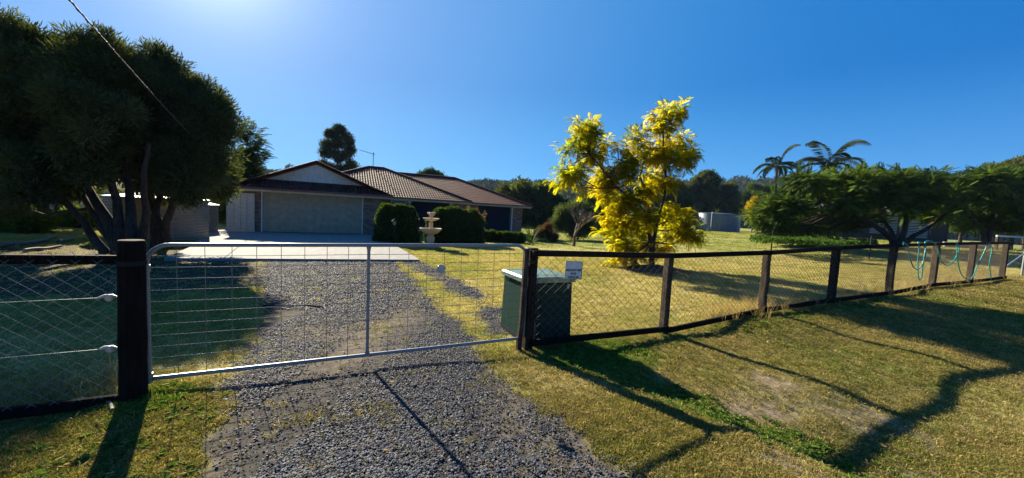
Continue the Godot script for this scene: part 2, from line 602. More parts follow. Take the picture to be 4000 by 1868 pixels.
func hills() -> void:
	# a wooded ridge beyond the paddocks
	var b := MB.new()
	var nx := 90
	var nzr := 26
	var pts := []
	for j in nzr:
		for i in nx:
			var x := lerpf(-700, 1000, float(i) / (nx - 1))
			var z := lerpf(-170, -760, float(j) / (nzr - 1))
			var y := ridge(x, z)
			b.vert(Vector3(x, y, z), Vector3.UP)
	for j in nzr - 1:
		for i in nx - 1:
			var a := j * nx + i
			b.ix.append_array(PackedInt32Array([a, a + nx + 1, a + 1, a, a + nx, a + nx + 1]))
	for j in range(1, nzr - 1):
		for i in range(1, nx - 1):
			var a := j * nx + i
			b.n[a] = -(b.v[a + nx] - b.v[a - nx]).cross(b.v[a + 1] - b.v[a - 1]).normalized()
	structure("hills", b.mesh(M.hill_soil), "wooded ridge beyond the paddocks")

func ridge(x: float, z: float) -> float:
	var d := -z
	var t := smoothstep(170, 430, d)
	var top := 28.0 + nz.get_noise_2d(x * 0.012, 3.0) * 8 + clampf((x - 20) / 210.0, 0, 1) * 18 + clampf((x - 230) / 250.0, 0, 1) * 14
	return -1.0 + t * top + nz.get_noise_2d(x * 0.05, z * 0.05) * 4 * t - smoothstep(480, 760, d) * 12

func drive() -> void:
	slab("concrete_apron", apron_poly, 0.062, M.concrete, "pale concrete apron in front of the garage door")
	slab("garden_path", path_poly, 0.054, M.path_concrete, "concrete path past the cream tanks")
	# loose blue-grey gravel
	var stones := []
	for s in 3:
		var b := MB.new()
		var ring := []
		for k in 6:
			var an := TAU * k / 6 + rv(-0.3, 0.3)
			ring.append(Vector3(cos(an) * rv(0.8, 1.1), rv(-0.15, 0.2), sin(an) * rv(0.65, 1.0)))
		var top := Vector3(rv(-0.25, 0.25), rv(0.45, 0.7), rv(-0.25, 0.25))
		var bot := Vector3(0, -0.5, 0)
		for k in 6:
			b.tri(top, ring[k], ring[(k + 1) % 6])
			b.tri(bot, ring[(k + 1) % 6], ring[k])
		stones.append(b.mesh(M.gravel))
	var xf := [[], [], []]
	var cl := [[], [], []]
	for k in 300000:
		# more stones where they show larger
		var z := -1.9 - 11.6 * pow(rng.randf(), 1.6)
		var x := rv(-6.5, 2.6) if z < -6 else rv(-3.2, 2.6)
		# a few stones have been kicked into the grass
		if not on_gravel(x + rv(-0.2, 0.2), z + rv(-0.2, 0.2)) or on_slab(x, z): continue
		var worn := nz.get_noise_2d(x * 1.6 + 30, z * 0.7)
		# the wheel tracks are worn to dirt
		if z > -6.5 and absf(x + 1.75 + (z + 3) * 0.12) < 0.3 + worn * 0.3 and rng.randf() < 0.82: continue
		if z > -5.5 and absf(x + 0.25 + (z + 3) * 0.2) < 0.22 + worn * 0.4 and rng.randf() < 0.5: continue
		if worn > 0.28 and rng.randf() < 0.6: continue
		var s := lerpf(0.004, 0.015, pow(rng.randf(), 2.2))
		if z < -6: s *= 1.5
		var v := rng.randi() % 3
		var bs := Basis.from_euler(Vector3(rv(-0.5, 0.5), rv(0, TAU), rv(-0.5, 0.5))).scaled(Vector3(s, s * rv(0.7, 1.1), s))
		xf[v].append(Transform3D(bs, Vector3(x, hgt(x, z) + s * 0.15, z)))
		var t := rv(0.5, 1.8)
		var w := rng.randf()
		cl[v].append(Color(0.05 * t, 0.055 * t, 0.068 * t) if w < 0.88 else Color(0.075 * t, 0.065 * t, 0.053 * t))
	var gr := thing("driveway_gravel", Vector3.ZERO, "loose blue-grey gravel covering the driveway", "gravel")
	gr.set_meta("kind", "stuff")
	for v in 3:
		many("stones", stones[v], xf[v], cl[v], gr)

# ---------------------------------------------------------------- house
const EAVE := 2.17
const PITCH := 0.42

func tile_mesh(m: Material) -> ArrayMesh:
	var b := MB.new()
	var n := 8
	var w := 0.30
	for i in n:
		var x0 := w * (float(i) / n - 0.5)
		var x1 := w * (float(i + 1) / n - 0.5)
		var h0 := 0.022 * cos(TAU * 2.0 * i / n)
		var h1 := 0.022 * cos(TAU * 2.0 * (i + 1) / n)
		var f0 := Vector3(x0, 0.044 + h0, 0.04)
		var f1 := Vector3(x1, 0.044 + h1, 0.04)
		var k0 := Vector3(x0, 0.024 + h0, -0.33)
		var k1 := Vector3(x1, 0.024 + h1, -0.33)
		b.quad(f0, f1, k1, k0, Vector3.UP)
		b.quad(f0, f1, f1 - Vector3(0, 0.032, 0.004), f0 - Vector3(0, 0.032, 0.004), Vector3.BACK)
	return b.mesh(m)

func cap_mesh(m: Material) -> ArrayMesh:   # a ridge tile, its length along z
	var b := MB.new()
	for k in 6:
		var a0 := PI * k / 6
		var a1 := PI * (k + 1) / 6
		var r0 := 0.125
		var r1 := 0.108
		var p0 := Vector3(cos(a0) * r0, sin(a0) * r0 * 0.8, 0.21)
		var p1 := Vector3(cos(a1) * r0, sin(a1) * r0 * 0.8, 0.21)
		var q0 := Vector3(cos(a0) * r1, sin(a0) * r1 * 0.8, -0.21)
		var q1 := Vector3(cos(a1) * r1, sin(a1) * r1 * 0.8, -0.21)
		b.quad(p0, p1, q1, q0, (p0 + p1))
		b.quad(p0, p1, p1 * Vector3(0.8, 0.8, 1), p0 * Vector3(0.8, 0.8, 1), Vector3.BACK)
	return b.mesh(m)

var tile_spots := []   # [transform in house space, roof node, variant]

func lay_tiles(roof: Node3D, o: Vector3, a: Vector3, s: Vector3, poly: PackedVector2Array) -> void:
	# o is the lower left corner of the slope, a runs along the eave and s up the slope
	var n := s.cross(a).normalized()
	if n.y < 0: n = -n
	var hi := 0.0
	var wd := 0.0
	for p in poly:
		hi = maxf(hi, p.y)
		wd = maxf(wd, p.x)
	var rows := int(hi / 0.32) + 1
	for r in rows:
		for c in int(wd / 0.3) + 2:
			var q := Vector2(c * 0.3 + (0.15 if r % 2 else 0.0), r * 0.32)
			if not Geometry2D.is_point_in_polygon(q + Vector2(0, 0.12), poly): continue
			var p := o + a * q.x + s * q.y + n * rv(0.0, 0.004)
			tile_spots.append([Transform3D(Basis(a, n, -s), p), roof, rng.randi() % 3])

func caps(h: Node3D, called: String, p: Vector3, q: Vector3, cm: Mesh) -> void:
	var L := p.distance_to(q)
	var k := int(ceil(L / 0.38))
	var ax := (p - q).normalized()   # z axis points down the hip
	var sx := Vector3.UP.cross(ax).normalized()
	var bs := Basis(sx, ax.cross(sx), ax)
	for i in k:
		var o := inst(called, cm, h)
		o.transform = Transform3D(bs, p.lerp(q, (i + 0.5) / k) - Vector3(0, 0.02, 0))

func slope_part(h: Node3D, pts: Array, m: Material) -> MeshInstance3D:
	var b := MB.new()
	var c := Vector3.ZERO
	for p in pts: c += p / pts.size()
	for i in range(1, pts.size() - 1):
		var nn: Vector3 = (pts[i + 1] - pts[0]).cross(pts[i] - pts[0]).normalized()
		if nn.y < 0: nn = -nn
		b.quad(pts[0], pts[i], pts[i + 1], pts[0], nn)
		b.quad(pts[0] - nn * 0.04, pts[i] - nn * 0.04, pts[i + 1] - nn * 0.04, pts[0] - nn * 0.04, -nn)
	for i in pts.size():
		var p: Vector3 = pts[i]
		var q: Vector3 = pts[(i + 1) % pts.size()]
		b.quad(p, q, q - Vector3(0, 0.04, 0), p - Vector3(0, 0.04, 0), (p + q) / 2 - c)
	return part("roof", b, m, h)

func brick_wall(h: Node3D, u0: float, u1: float, z: float, y0: float, y1: float, thick := 0.22) -> void:
	# mortar core with each brick standing 8 mm proud of it
	var b := MB.new()
	b.box(Vector3((u0 + u1) / 2, (y0 + y1) / 2, z - thick / 2 - 0.008), Vector3(u1 - u0 - 0.01, y1 - y0, thick))
	var w := part("wall", b, M.mortar, h)
	var pitch := 0.24
	var mats := [M.brick, M.brick_pale, M.brick_dark]
	var row := 0
	var y := y0 + 0.043
	while y < y1 - 0.04:
		var x := u0 + (0.0 if row % 2 == 0 else -pitch / 2)
		while x < u1 - 0.02:
			var xa := maxf(x, u0)
			var xb := minf(x + pitch - 0.01, u1)
			if xb - xa > 0.04:
				var o := inst("brick", brick_shape(snappedf(xb - xa, 0.005), mats[rng.randi() % 3]), w)
				o.position = Vector3((xa + xb) / 2, y, z - 0.012 + rv(-0.002, 0.002))
			x += pitch
		y += 0.086
		row += 1

var brick_cache := {}
func brick_shape(w: float, m: Material) -> ArrayMesh:
	var key := "%.3f %s" % [w, m.resource_name]
	if not brick_cache.has(key):
		var b := MB.new()
		b.box(Vector3.ZERO, Vector3(w, 0.076, 0.03))
		brick_cache[key] = b.mesh(m)
	return brick_cache[key]

func eave(h: Node3D, u0: float, u1: float, z: float) -> void:
	var f := MB.new()
	f.box(Vector3((u0 + u1) / 2, EAVE - 0.085, z - 0.012), Vector3(u1 - u0, 0.13, 0.024))
	part("fascia", f, M.cream, h)
	var g := MB.new()
	g.box(Vector3((u0 + u1) / 2, EAVE - 0.01, z + 0.055), Vector3(u1 - u0 + 0.04, 0.1, 0.105))
	part("gutter", g, M.gutter, h)

func house() -> void:
	var at := Vector3(-8.35, 0.05, -21.19)
	var h := thing("brick_house", at, "low brick house with red-brown tiled roofs and a cream double garage door", "house", "", atan(0.45))
	var tm := [tile_mesh(M.tile), tile_mesh(M.tile_pale), tile_mesh(M.tile_dark)]
	var cm := cap_mesh(M.tile_dark)
	# slab
	var b := MB.new()
	b.box(Vector3(-2.3, -0.07, -4.5), Vector3(6.7, 0.16, 9.0))
	b.box(Vector3(6.0, -0.07, -6.0), Vector3(9.9, 0.16, 9.6))
	part("slab", b, M.path_concrete, h)
	# walls
	brick_wall(h, -5.65, -4.70, 0, 0, 2.05)
	brick_wall(h, 0.06, 1.05, 0, 0, 2.05)
	b = MB.new()
	b.box(Vector3(-5.54, 1.03, -4.7), Vector3(0.22, 2.06, 8.9))
	b.box(Vector3(0.94, 1.03, -4.7), Vector3(0.22, 2.06, 8.9))
	b.box(Vector3(-2.3, 1.03, -9.0), Vector3(6.4, 2.06, 0.2))
	b.box(Vector3(10.84, 1.03, -6.2), Vector3(0.22, 2.06, 7.2))
	b.box(Vector3(6.0, 1.03, -9.9), Vector3(9.6, 2.06, 0.2))
	part("wall", b, M.brick, h, "plain brick side walls")
	brick_wall(h, 1.06, 1.70, -1.6, 0, 2.05)
	brick_wall(h, 2.6, 6.65, -1.6, 1.3, 2.05)
	b = MB.new()
	b.box(Vector3(4.3, 0.65, -1.75), Vector3(5.1, 1.3, 0.22))
	part("wall", b, M.brick, h, "brick wall behind the hedge")
	brick_wall(h, 6.66, 7.5, -2.4, 0.2, 2.05)
	brick_wall(h, 9.95, 10.95, -2.4, 0, 2.05)
	b = MB.new()
	b.box(Vector3(8.8, 0.35, -2.55), Vector3(2.4, 0.7, 0.22))
	part("wall", b, M.brick, h, "low brick wall beneath the wide blind")
	# garage door: a roller door of narrow ribs in a cream frame
	b = MB.new()
	var y := 0.02
	while y < 2.08:
		b.quad(Vector3(-4.66, y, -0.12), Vector3(0.02, y, -0.12), Vector3(0.02, y + 0.05, -0.105), Vector3(-4.66, y + 0.05, -0.105), Vector3.BACK)
		b.quad(Vector3(-4.66, y + 0.05, -0.105), Vector3(0.02, y + 0.05, -0.105), Vector3(0.02, y + 0.075, -0.12), Vector3(-4.66, y + 0.075, -0.12), Vector3.BACK)
		y += 0.075
	b.box(Vector3(-2.32, 1.05, -0.14), Vector3(4.66, 2.1, 0.02))
	var door := part("garage_door", b, M.door_cream, h)
	b = MB.new()
	b.box(Vector3(-4.68, 1.03, -0.05), Vector3(0.045, 2.06, 0.12))
	b.box(Vector3(0.04, 1.03, -0.05), Vector3(0.045, 2.06, 0.12))
	part("door_frame", b, M.white_paint, door)
	b = MB.new()
	b.box(Vector3(-2.32, 0.012, -0.09), Vector3(4.62, 0.022, 0.03))
	part("bottom_rail", b, M.black, door)
	# eaves
	eave(h, -6.15, 1.54, 0.5)
	eave(h, 1.6, 6.5, -0.6)
	eave(h, 6.56, 11.4, -1.9)
	b = MB.new()
	b.box(Vector3(-2.3, 2.07, -4.3), Vector3(7.6, 0.02, 9.5))
	b.box(Vector3(4.1, 2.07, -5.0), Vector3(4.9, 0.02, 8.7))
	b.box(Vector3(9.0, 2.07, -6.2), Vector3(4.75, 0.02, 8.5))
	part("soffit", b, M.cream, h)
	# side fascias
	b = MB.new()
	b.box(Vector3(-6.14, EAVE - 0.085, -4.3), Vector3(0.024, 0.13, 9.5))
	b.box(Vector3(11.39, EAVE - 0.085, -6.4), Vector3(0.024, 0.13, 8.9))
	part("fascia", b, M.cream, h)
	b = MB.new()
	b.box(Vector3(-6.21, EAVE - 0.01, -4.3), Vector3(0.105, 0.1, 9.6))
	b.box(Vector3(11.46, EAVE - 0.01, -6.4), Vector3(0.105, 0.1, 9.0))
	part("gutter", b, M.gutter, h)
	# roofs
	var gd := 1.25
	var gy := EAVE + gd * PITCH
	var mid := -2.305
	var ry := EAVE + 3.845 * PITCH
	var gz := 0.5 - gd
	var gl := -6.15 + gd
	var gr := 1.54 - gd
	var sl := sqrt(1 + PITCH * PITCH)
	var skirt := slope_part(h, [Vector3(-6.15, EAVE, 0.5), Vector3(1.54, EAVE, 0.5), Vector3(gr, gy, gz), Vector3(gl, gy, gz)], M.tile)
	slope_part(h, [Vector3(-6.15, EAVE, 0.5), Vector3(gl, gy, gz), Vector3(gl, gy, gz + 0.12), Vector3(mid, ry, gz + 0.12), Vector3(mid, ry, -9.2), Vector3(-6.15, EAVE, -9.2)], M.tile)
	slope_part(h, [Vector3(1.54, EAVE, 0.5), Vector3(gr, gy, gz), Vector3(gr, gy, gz + 0.12), Vector3(mid, ry, gz + 0.12), Vector3(mid, ry, -9.2), Vector3(1.54, EAVE, -9.2)], M.tile)
	var up := Vector3(0, PITCH, -1) / sl
	lay_tiles(skirt, Vector3(-6.15, EAVE, 0.5), Vector3.RIGHT, up, PackedVector2Array([Vector2(0, 0), Vector2(7.69, 0), Vector2(7.69 - gd, gd * sl), Vector2(gd, gd * sl)]))
	b = MB.new()
	b.tri(Vector3(gl, gy - 0.02, gz), Vector3(mid, ry - 0.03, gz), Vector3(gr, gy - 0.02, gz))
	b.tri(Vector3(gl, gy - 0.02, gz - 0.05), Vector3(gr, gy - 0.02, gz - 0.05), Vector3(mid, ry - 0.03, gz - 0.05))
	part("gable_panel", b, M.gable, h, "cream gable panel above the garage")
	b = MB.new()
	b.beam(Vector3(gl + 0.1, gy + 0.0, gz + 0.06), Vector3(mid, ry - 0.05, gz + 0.06), 0.03, 0.14, Vector3.BACK, 0.004)
	b.beam(Vector3(gr - 0.1, gy + 0.0, gz + 0.06), Vector3(mid, ry - 0.05, gz + 0.06), 0.03, 0.14, Vector3.BACK, 0.004)
	part("barge_board", b, M.gutter, h)
	caps(h, "ridge_tile", Vector3(-6.1, EAVE + 0.05, 0.45), Vector3(gl, gy + 0.05, gz), cm)
	caps(h, "ridge_tile", Vector3(1.5, EAVE + 0.05, 0.45), Vector3(gr, gy + 0.05, gz), cm)
	caps(h, "ridge_tile", Vector3(gl, gy + 0.04, gz + 0.08), Vector3(mid, ry + 0.04, gz + 0.08), cm)
	caps(h, "ridge_tile", Vector3(gr, gy + 0.04, gz + 0.08), Vector3(mid, ry + 0.04, gz + 0.08), cm)
	caps(h, "ridge_tile", Vector3(mid, ry, gz), Vector3(mid, ry, -5), cm)
	# middle roof
	var by := EAVE + 4.9 * PITCH
	var bf := slope_part(h, [Vector3(-4.3, EAVE, -0.6), Vector3(6.5, EAVE, -0.6), Vector3(1.6, by, -5.5), Vector3(0.6, by, -5.5)], M.tile)
	slope_part(h, [Vector3(6.5, EAVE, -0.6), Vector3(1.6, by, -5.5), Vector3(6.5, EAVE, -10.4)], M.tile)
	slope_part(h, [Vector3(-4.3, EAVE, -0.6), Vector3(0.6, by, -5.5), Vector3(-4.3, EAVE, -10.4)], M.tile)
	slope_part(h, [Vector3(-4.3, EAVE, -10.4), Vector3(6.5, EAVE, -10.4), Vector3(1.6, by, -5.5), Vector3(0.6, by, -5.5)], M.tile)
	lay_tiles(bf, Vector3(-1.1, EAVE, -0.6), Vector3.RIGHT, up, PackedVector2Array([Vector2(2.5, 0), Vector2(7.6, 0), Vector2(2.7, 4.9 * sl), Vector2(1.7, 4.9 * sl), Vector2(-0.6, 2.6 * sl)]))
	caps(h, "ridge_tile", Vector3(6.45, EAVE + 0.05, -0.65), Vector3(1.6, by + 0.03, -5.5), cm)
	caps(h, "ridge_tile", Vector3(1.6, by + 0.03, -5.5), Vector3(0.6, by + 0.03, -5.5), cm)
	caps(h, "ridge_tile", Vector3(-1.85, by - 1.0, -3.05), Vector3(0.6, by + 0.03, -5.5), cm)
	# far roof
	var cy := EAVE + 4.5 * PITCH
	var cf := slope_part(h, [Vector3(1.0, EAVE, -1.9), Vector3(11.4, EAVE, -1.9), Vector3(6.9, cy, -6.4), Vector3(1.0, cy, -6.4)], M.tile)
	slope_part(h, [Vector3(11.4, EAVE, -1.9), Vector3(6.9, cy, -6.4), Vector3(11.4, EAVE, -10.9)], M.tile)
	slope_part(h, [Vector3(1.0, EAVE, -10.9), Vector3(11.4, EAVE, -10.9), Vector3(6.9, cy, -6.4), Vector3(1.0, cy, -6.4)], M.tile)
	lay_tiles(cf, Vector3(2.0, EAVE, -1.9), Vector3.RIGHT, up, PackedVector2Array([Vector2(3.6, 0), Vector2(9.4, 0), Vector2(4.9, 4.5 * sl), Vector2(0.2, 4.5 * sl)]))
	caps(h, "ridge_tile", Vector3(11.35, EAVE + 0.05, -1.95), Vector3(6.9, cy + 0.03, -6.4), cm)
	caps(h, "ridge_tile", Vector3(6.9, cy + 0.03, -6.4), Vector3(2.6, cy + 0.03, -6.4), cm)
	# the 300 nearest tiles are pieces of their own, the rest one part
	var eye := h.transform.affine_inverse() * EYE
	tile_spots.sort_custom(func(p, q): return (p[0].origin - eye).length_squared() < (q[0].origin - eye).length_squared())
	var rest := []
	var rc := []
	for i in tile_spots.size():
		var t = tile_spots[i]
		if i < 300:
			var o := inst("roof_tile", tm[t[2]], t[1])
			o.transform = t[0]
		else:
			rest.append(t[0])
			rc.append(Color(1, 1, 1))
	many("roof_tiles", tm[0], rest, rc, h)
	# window beside the garage, blinds, posts and pipes
	var win := MB.new()
	for q in [[1.72, 1.08, 0.06, 2.02], [2.56, 1.08, 0.06, 2.02], [2.14, 1.08, 0.04, 2.02]]:
		win.box(Vector3(q[0], 1.45, -1.62), Vector3(q[2], 1.2, 0.08))
	win.box(Vector3(2.14, 2.03, -1.62), Vector3(0.9, 0.06, 0.08))
	win.box(Vector3(2.14, 0.87, -1.60), Vector3(0.9, 0.06, 0.12))
	var wf := part("window", win, M.white_paint, h)
	for q in [1.93, 2.34]:
		var pn := MB.new()
		pn.box(Vector3(q, 1.45, -1.66), Vector3(0.38, 1.1, 0.01))
		part("pane", pn, M.glass_dark, wf)
	b = MB.new()
	b.box(Vector3(2.14, 0.42, -1.72), Vector3(0.9, 0.84, 0.2))
	part("wall", b, M.brick, h, "brick below the small window")
	b = MB.new()
	b.box(Vector3(4.0, 1.06, -1.1), Vector3(2.42, 2.0, 0.015))
	part("shade_blind", b, M.blind, h, "dark navy outdoor blind behind the fountain")
	b = MB.new()
	b.box(Vector3(8.72, 1.13, -2.3), Vector3(2.4, 1.78, 0.015))
	part("shade_blind", b, M.blind, h, "dark navy outdoor blind at the end of the verandah")
	for q in [[2.72, -1.05], [5.3, -1.05]]:
		b = MB.new()
		b.box(Vector3(q[0], 1.04, q[1]), Vector3(0.09, 2.06, 0.09))
		b.box(Vector3(q[0], 1.92, q[1]), Vector3(0.16, 0.05, 0.16))
		b.box(Vector3(q[0], 1.98, q[1]), Vector3(0.24, 0.06, 0.2))
		part("verandah_post", b, M.cream, h)
	b = MB.new()
	b.tube([Vector3(10.1, 0.0, -2.33), Vector3(10.1, 1.95, -2.33), Vector3(10.1, 2.06, -1.95)], [0.045], 8)
	part("downpipe", b, M.white_paint, h)
	b = MB.new()
	b.tube([Vector3(2.62, 0.0, -1.5), Vector3(2.62, 1.9, -1.5), Vector3(2.62, 2.06, -0.7)], [0.04], 8)
	part("downpipe", b, M.white_paint, h)
	# aerial on the middle ridge
	var ap := h.transform * Vector3(0.9, by + 0.1, -5.5)
	var an := thing("tv_aerial", ap, "thin metal television aerial on the middle roof ridge", "aerial")
	b = MB.new()
	b.tube([Vector3(0, -0.05, 0), Vector3(0, 0.95, 0)], [0.022], 6)
	part("mast", b, M.wire, an)
	var e0 := Vector3(-0.85, 1.0, 0.25)
	var e1 := Vector3(0.12, 0.78, -0.05)
	b = MB.new()
	b.tube([e0, e1], [0.016], 5)
	part("boom", b, M.wire, an)
	for k in 9:
		var c := e0.lerp(e1, (k + 0.3) / 9.0)
		var L := 0.1 + 0.015 * k
		b = MB.new()
		b.tube([c + Vector3(0.2, 0.1, 1).normalized() * L, c - Vector3(0.2, 0.1, 1).normalized() * L], [0.008], 4)
		part("element", b, M.wire, an)

# ---------------------------------------------------------------- fences and gate
var FD := Vector3(0.9015, 0, -0.4327)
var FN := Vector3(0.4327, 0, 0.9015)
var FP := Vector3(0.21, 0, -4.727)
var GL := Vector3(-3.069, 0.083, -3.221)
var GR := Vector3(0.211, 0.125, -4.727)

# woven wire between four corners (bottom left, bottom right, top right, top left)
func netting(b: MB, bl: Vector3, br: Vector3, tr: Vector3, tl: Vector3, w: float, hh: float, r: float, n: Vector3) -> void:
	var L := bl.distance_to(br)
	var H := (tl.distance_to(bl) + tr.distance_to(br)) / 2
	var k := H / (hh / w)   # run of a full diagonal
	var a0 := -k
	while a0 < L:
		for dirn in [1, -1]:
			var s0: float = a0
			var e0: float = a0 + k
			# clip the run to 0..L
			var c0 := maxf(s0, 0.0)
			var c1 := minf(e0, L)
			if c1 - c0 < 0.01: continue
			var pts := []
			for j in 2:
				var aa := c0 if j == 0 else c1
				var t := (aa - s0) / k
				if dirn < 0: t = 1.0 - t
				pts.append(bl.lerp(br, aa / L).lerp(tl.lerp(tr, aa / L), t) + n * (0.002 * dirn))
			b.tube(pts, [r], 4, false)
		a0 += w

func wobble_post(p: Vector3, top: Vector3, w: float, d: Vector3, n: Vector3) -> MB:
	# a squared, slightly uneven hardwood post
	var b := MB.new()
	var rings := []
	for k in 6:
		var t := k / 5.0
		var c := p.lerp(top, t) + d * rv(-0.006, 0.006) + n * rv(-0.006, 0.006)
		var q := []
		for s in [[-1, -0.8], [-0.8, -1], [0.8, -1], [1, -0.8], [1, 0.8], [0.8, 1], [-0.8, 1], [-1, 0.8]]:
			q.append(c + d * (s[0] * w / 2 + rv(-0.002, 0.002)) + n * (s[1] * w / 2 + rv(-0.002, 0.002)))
		rings.append(q)
	for k in 5:
		var c: Vector3 = p.lerp(top, (k + 0.5) / 5.0)
		for i in 8:
			var j := (i + 1) % 8
			b.quad(rings[k][i], rings[k][j], rings[k + 1][j], rings[k + 1][i], (rings[k][i] + rings[k][j]) / 2 - c)
	for i in 8:
		b.tri(top, rings[5][i], rings[5][(i + 1) % 8])
	return b

func boundary() -> void:
	var ss := [0.06, 2.41, 4.81, 7.08, 9.54, 11.85, 14.33, 16.96]
	var tops := [1.25, 1.218, 1.274, 1.379, 1.457, 1.52, 1.574, 1.624]
	var f := thing("timber_fence", FP, "long dark timber post and rail fence with wire netting right of the gate", "fence")
	var base := []
	var topp := []
	for i in ss.size():
		var p: Vector3 = FP + FD * ss[i]
		p.y = hgt(p.x, p.z)
		base.append(p - FP)
		topp.append(Vector3(p.x, tops[i], p.z) - FP)
	for i in ss.size():
		var lean := FD * rv(-0.02, 0.02)
		var w := 0.105 if i < 3 else 0.12
		var pm: Material = M.dark_timber if i in [0, 3, 4, 7] else M.old_timber
		part("post", wobble_post(base[i] - Vector3(0, 0.25, 0), topp[i] + lean * 0.3 - Vector3(0, 0.01 if i else -0.01, 0), w, FD, FN), pm, f)
	# a second leaning timber strapped to the gate end post
	part("post", wobble_post(base[0] - FD * 0.115 - Vector3(0, 0.2, 0), topp[0] - FD * 0.085 + Vector3(0, 0.0, 0), 0.06, FD, FN), M.old_timber, f, "slim timber strapped to the gate end post")
	for i in ss.size() - 1:
		var a: Vector3 = topp[i] + FN * 0.082 - Vector3(0, 0.045, 0)
		var q: Vector3 = topp[i + 1] + FN * 0.082 - Vector3(0, 0.045, 0)
		var ea := a + (q - a).normalized() * (0.004 if i else -0.04)
		var b := MB.new()
		b.beam(ea, q - (q - a).normalized() * 0.004, 0.05, 0.075, FN)
		part("rail", b, M.black_timber if i % 2 else M.dark_timber, f)
		var lo0: Vector3 = base[i] + FN * 0.085 + Vector3(0, 0.07 if i else 0.1, 0)
		var lo1: Vector3 = base[i + 1] + FN * 0.085 + Vector3(0, 0.075, 0)
		if i == 0: lo1.y += 0.02
		b = MB.new()
		b.beam(lo0 + (lo1 - lo0).normalized() * 0.004, lo1 - (lo1 - lo0).normalized() * 0.004, 0.045, 0.08, FN)
		part("rail", b, M.black_timber, f)
		# netting and strands
		b = MB.new()
		var up0 := a - FN * 0.028
		var up1 := q - FN * 0.028
		var w := 0.13 if i == 0 else (0.1 if i < 3 else 0.08)
		netting(b, lo0 - FN * 0.026, lo1 - FN * 0.026, up1, up0, w, w * 0.85, 0.0026 if i < 2 else 0.0028, FN)
		part("wire_netting", b, M.rusty_wire, f)
		for k in 3:
			var t := 0.25 + 0.25 * k
			b = MB.new()
			var w0 := lo0.lerp(up0, t) - FN * 0.03
			var w1 := lo1.lerp(up1, t) - FN * 0.03
			b.tube([w0, w0.lerp(w1, 0.5) - Vector3(0, 0.012, 0), w1], [0.0018], 4)
			part("strand", b, M.rusty_wire, f)
	# steel mesh continuing past the last timber post
	var e0: Vector3 = FP + FD * 17.08
	var e1: Vector3 = FP + FD * 18.9
	var sf := thing("steel_fence", Vector3(e1.x, hgt(e1.x, e1.z), e1.z), "pale steel post with a braced wire panel beyond the last timber post", "fence")
	var o := sf.position
	var b2 := MB.new()
	b2.tube([Vector3(0, -0.2, 0), Vector3(0, 1.12, 0)], [0.03], 8)
	part("post", b2, M.galvanised, sf)
	var e2: Vector3 = FP + FD * 24.0
	b2 = MB.new()
	b2.tube([Vector3(e2.x, hgt(e2.x, e2.z) - 0.2, e2.z) - o, Vector3(e2.x, hgt(e2.x, e2.z) + 1.12, e2.z) - o], [0.03], 8)
	part("post", b2, M.galvanised, sf)
	b2 = MB.new()
	b2.tube([Vector3(0, 0.75, 0), Vector3(e0.x - o.x, hgt(e0.x, e0.z) + 0.35 - o.y, e0.z - o.z)], [0.024], 6)
	part("brace", b2, M.galvanised, sf)
	b2 = MB.new()
	for k in 7:
		var yy := 0.08 + k * 0.16
		b2.tube([e0 - o + Vector3(0, hgt(e0.x, e0.z) + yy, 0), Vector3(0, yy, 0), e2 - o + Vector3(0, hgt(e2.x, e2.z) + yy, 0)], [0.0022], 4, false)
	var sx := 0.0
	while sx < 6.9:
		var p := e0 + FD * sx
		var g := hgt(p.x, p.z)
		b2.tube([Vector3(p.x, g + 0.08, p.z) - o, Vector3(p.x, g + 1.04, p.z) - o], [0.0018], 4, false)
		sx += 0.15
	part("wire_mesh", b2, M.wire, sf)
	left_fence()

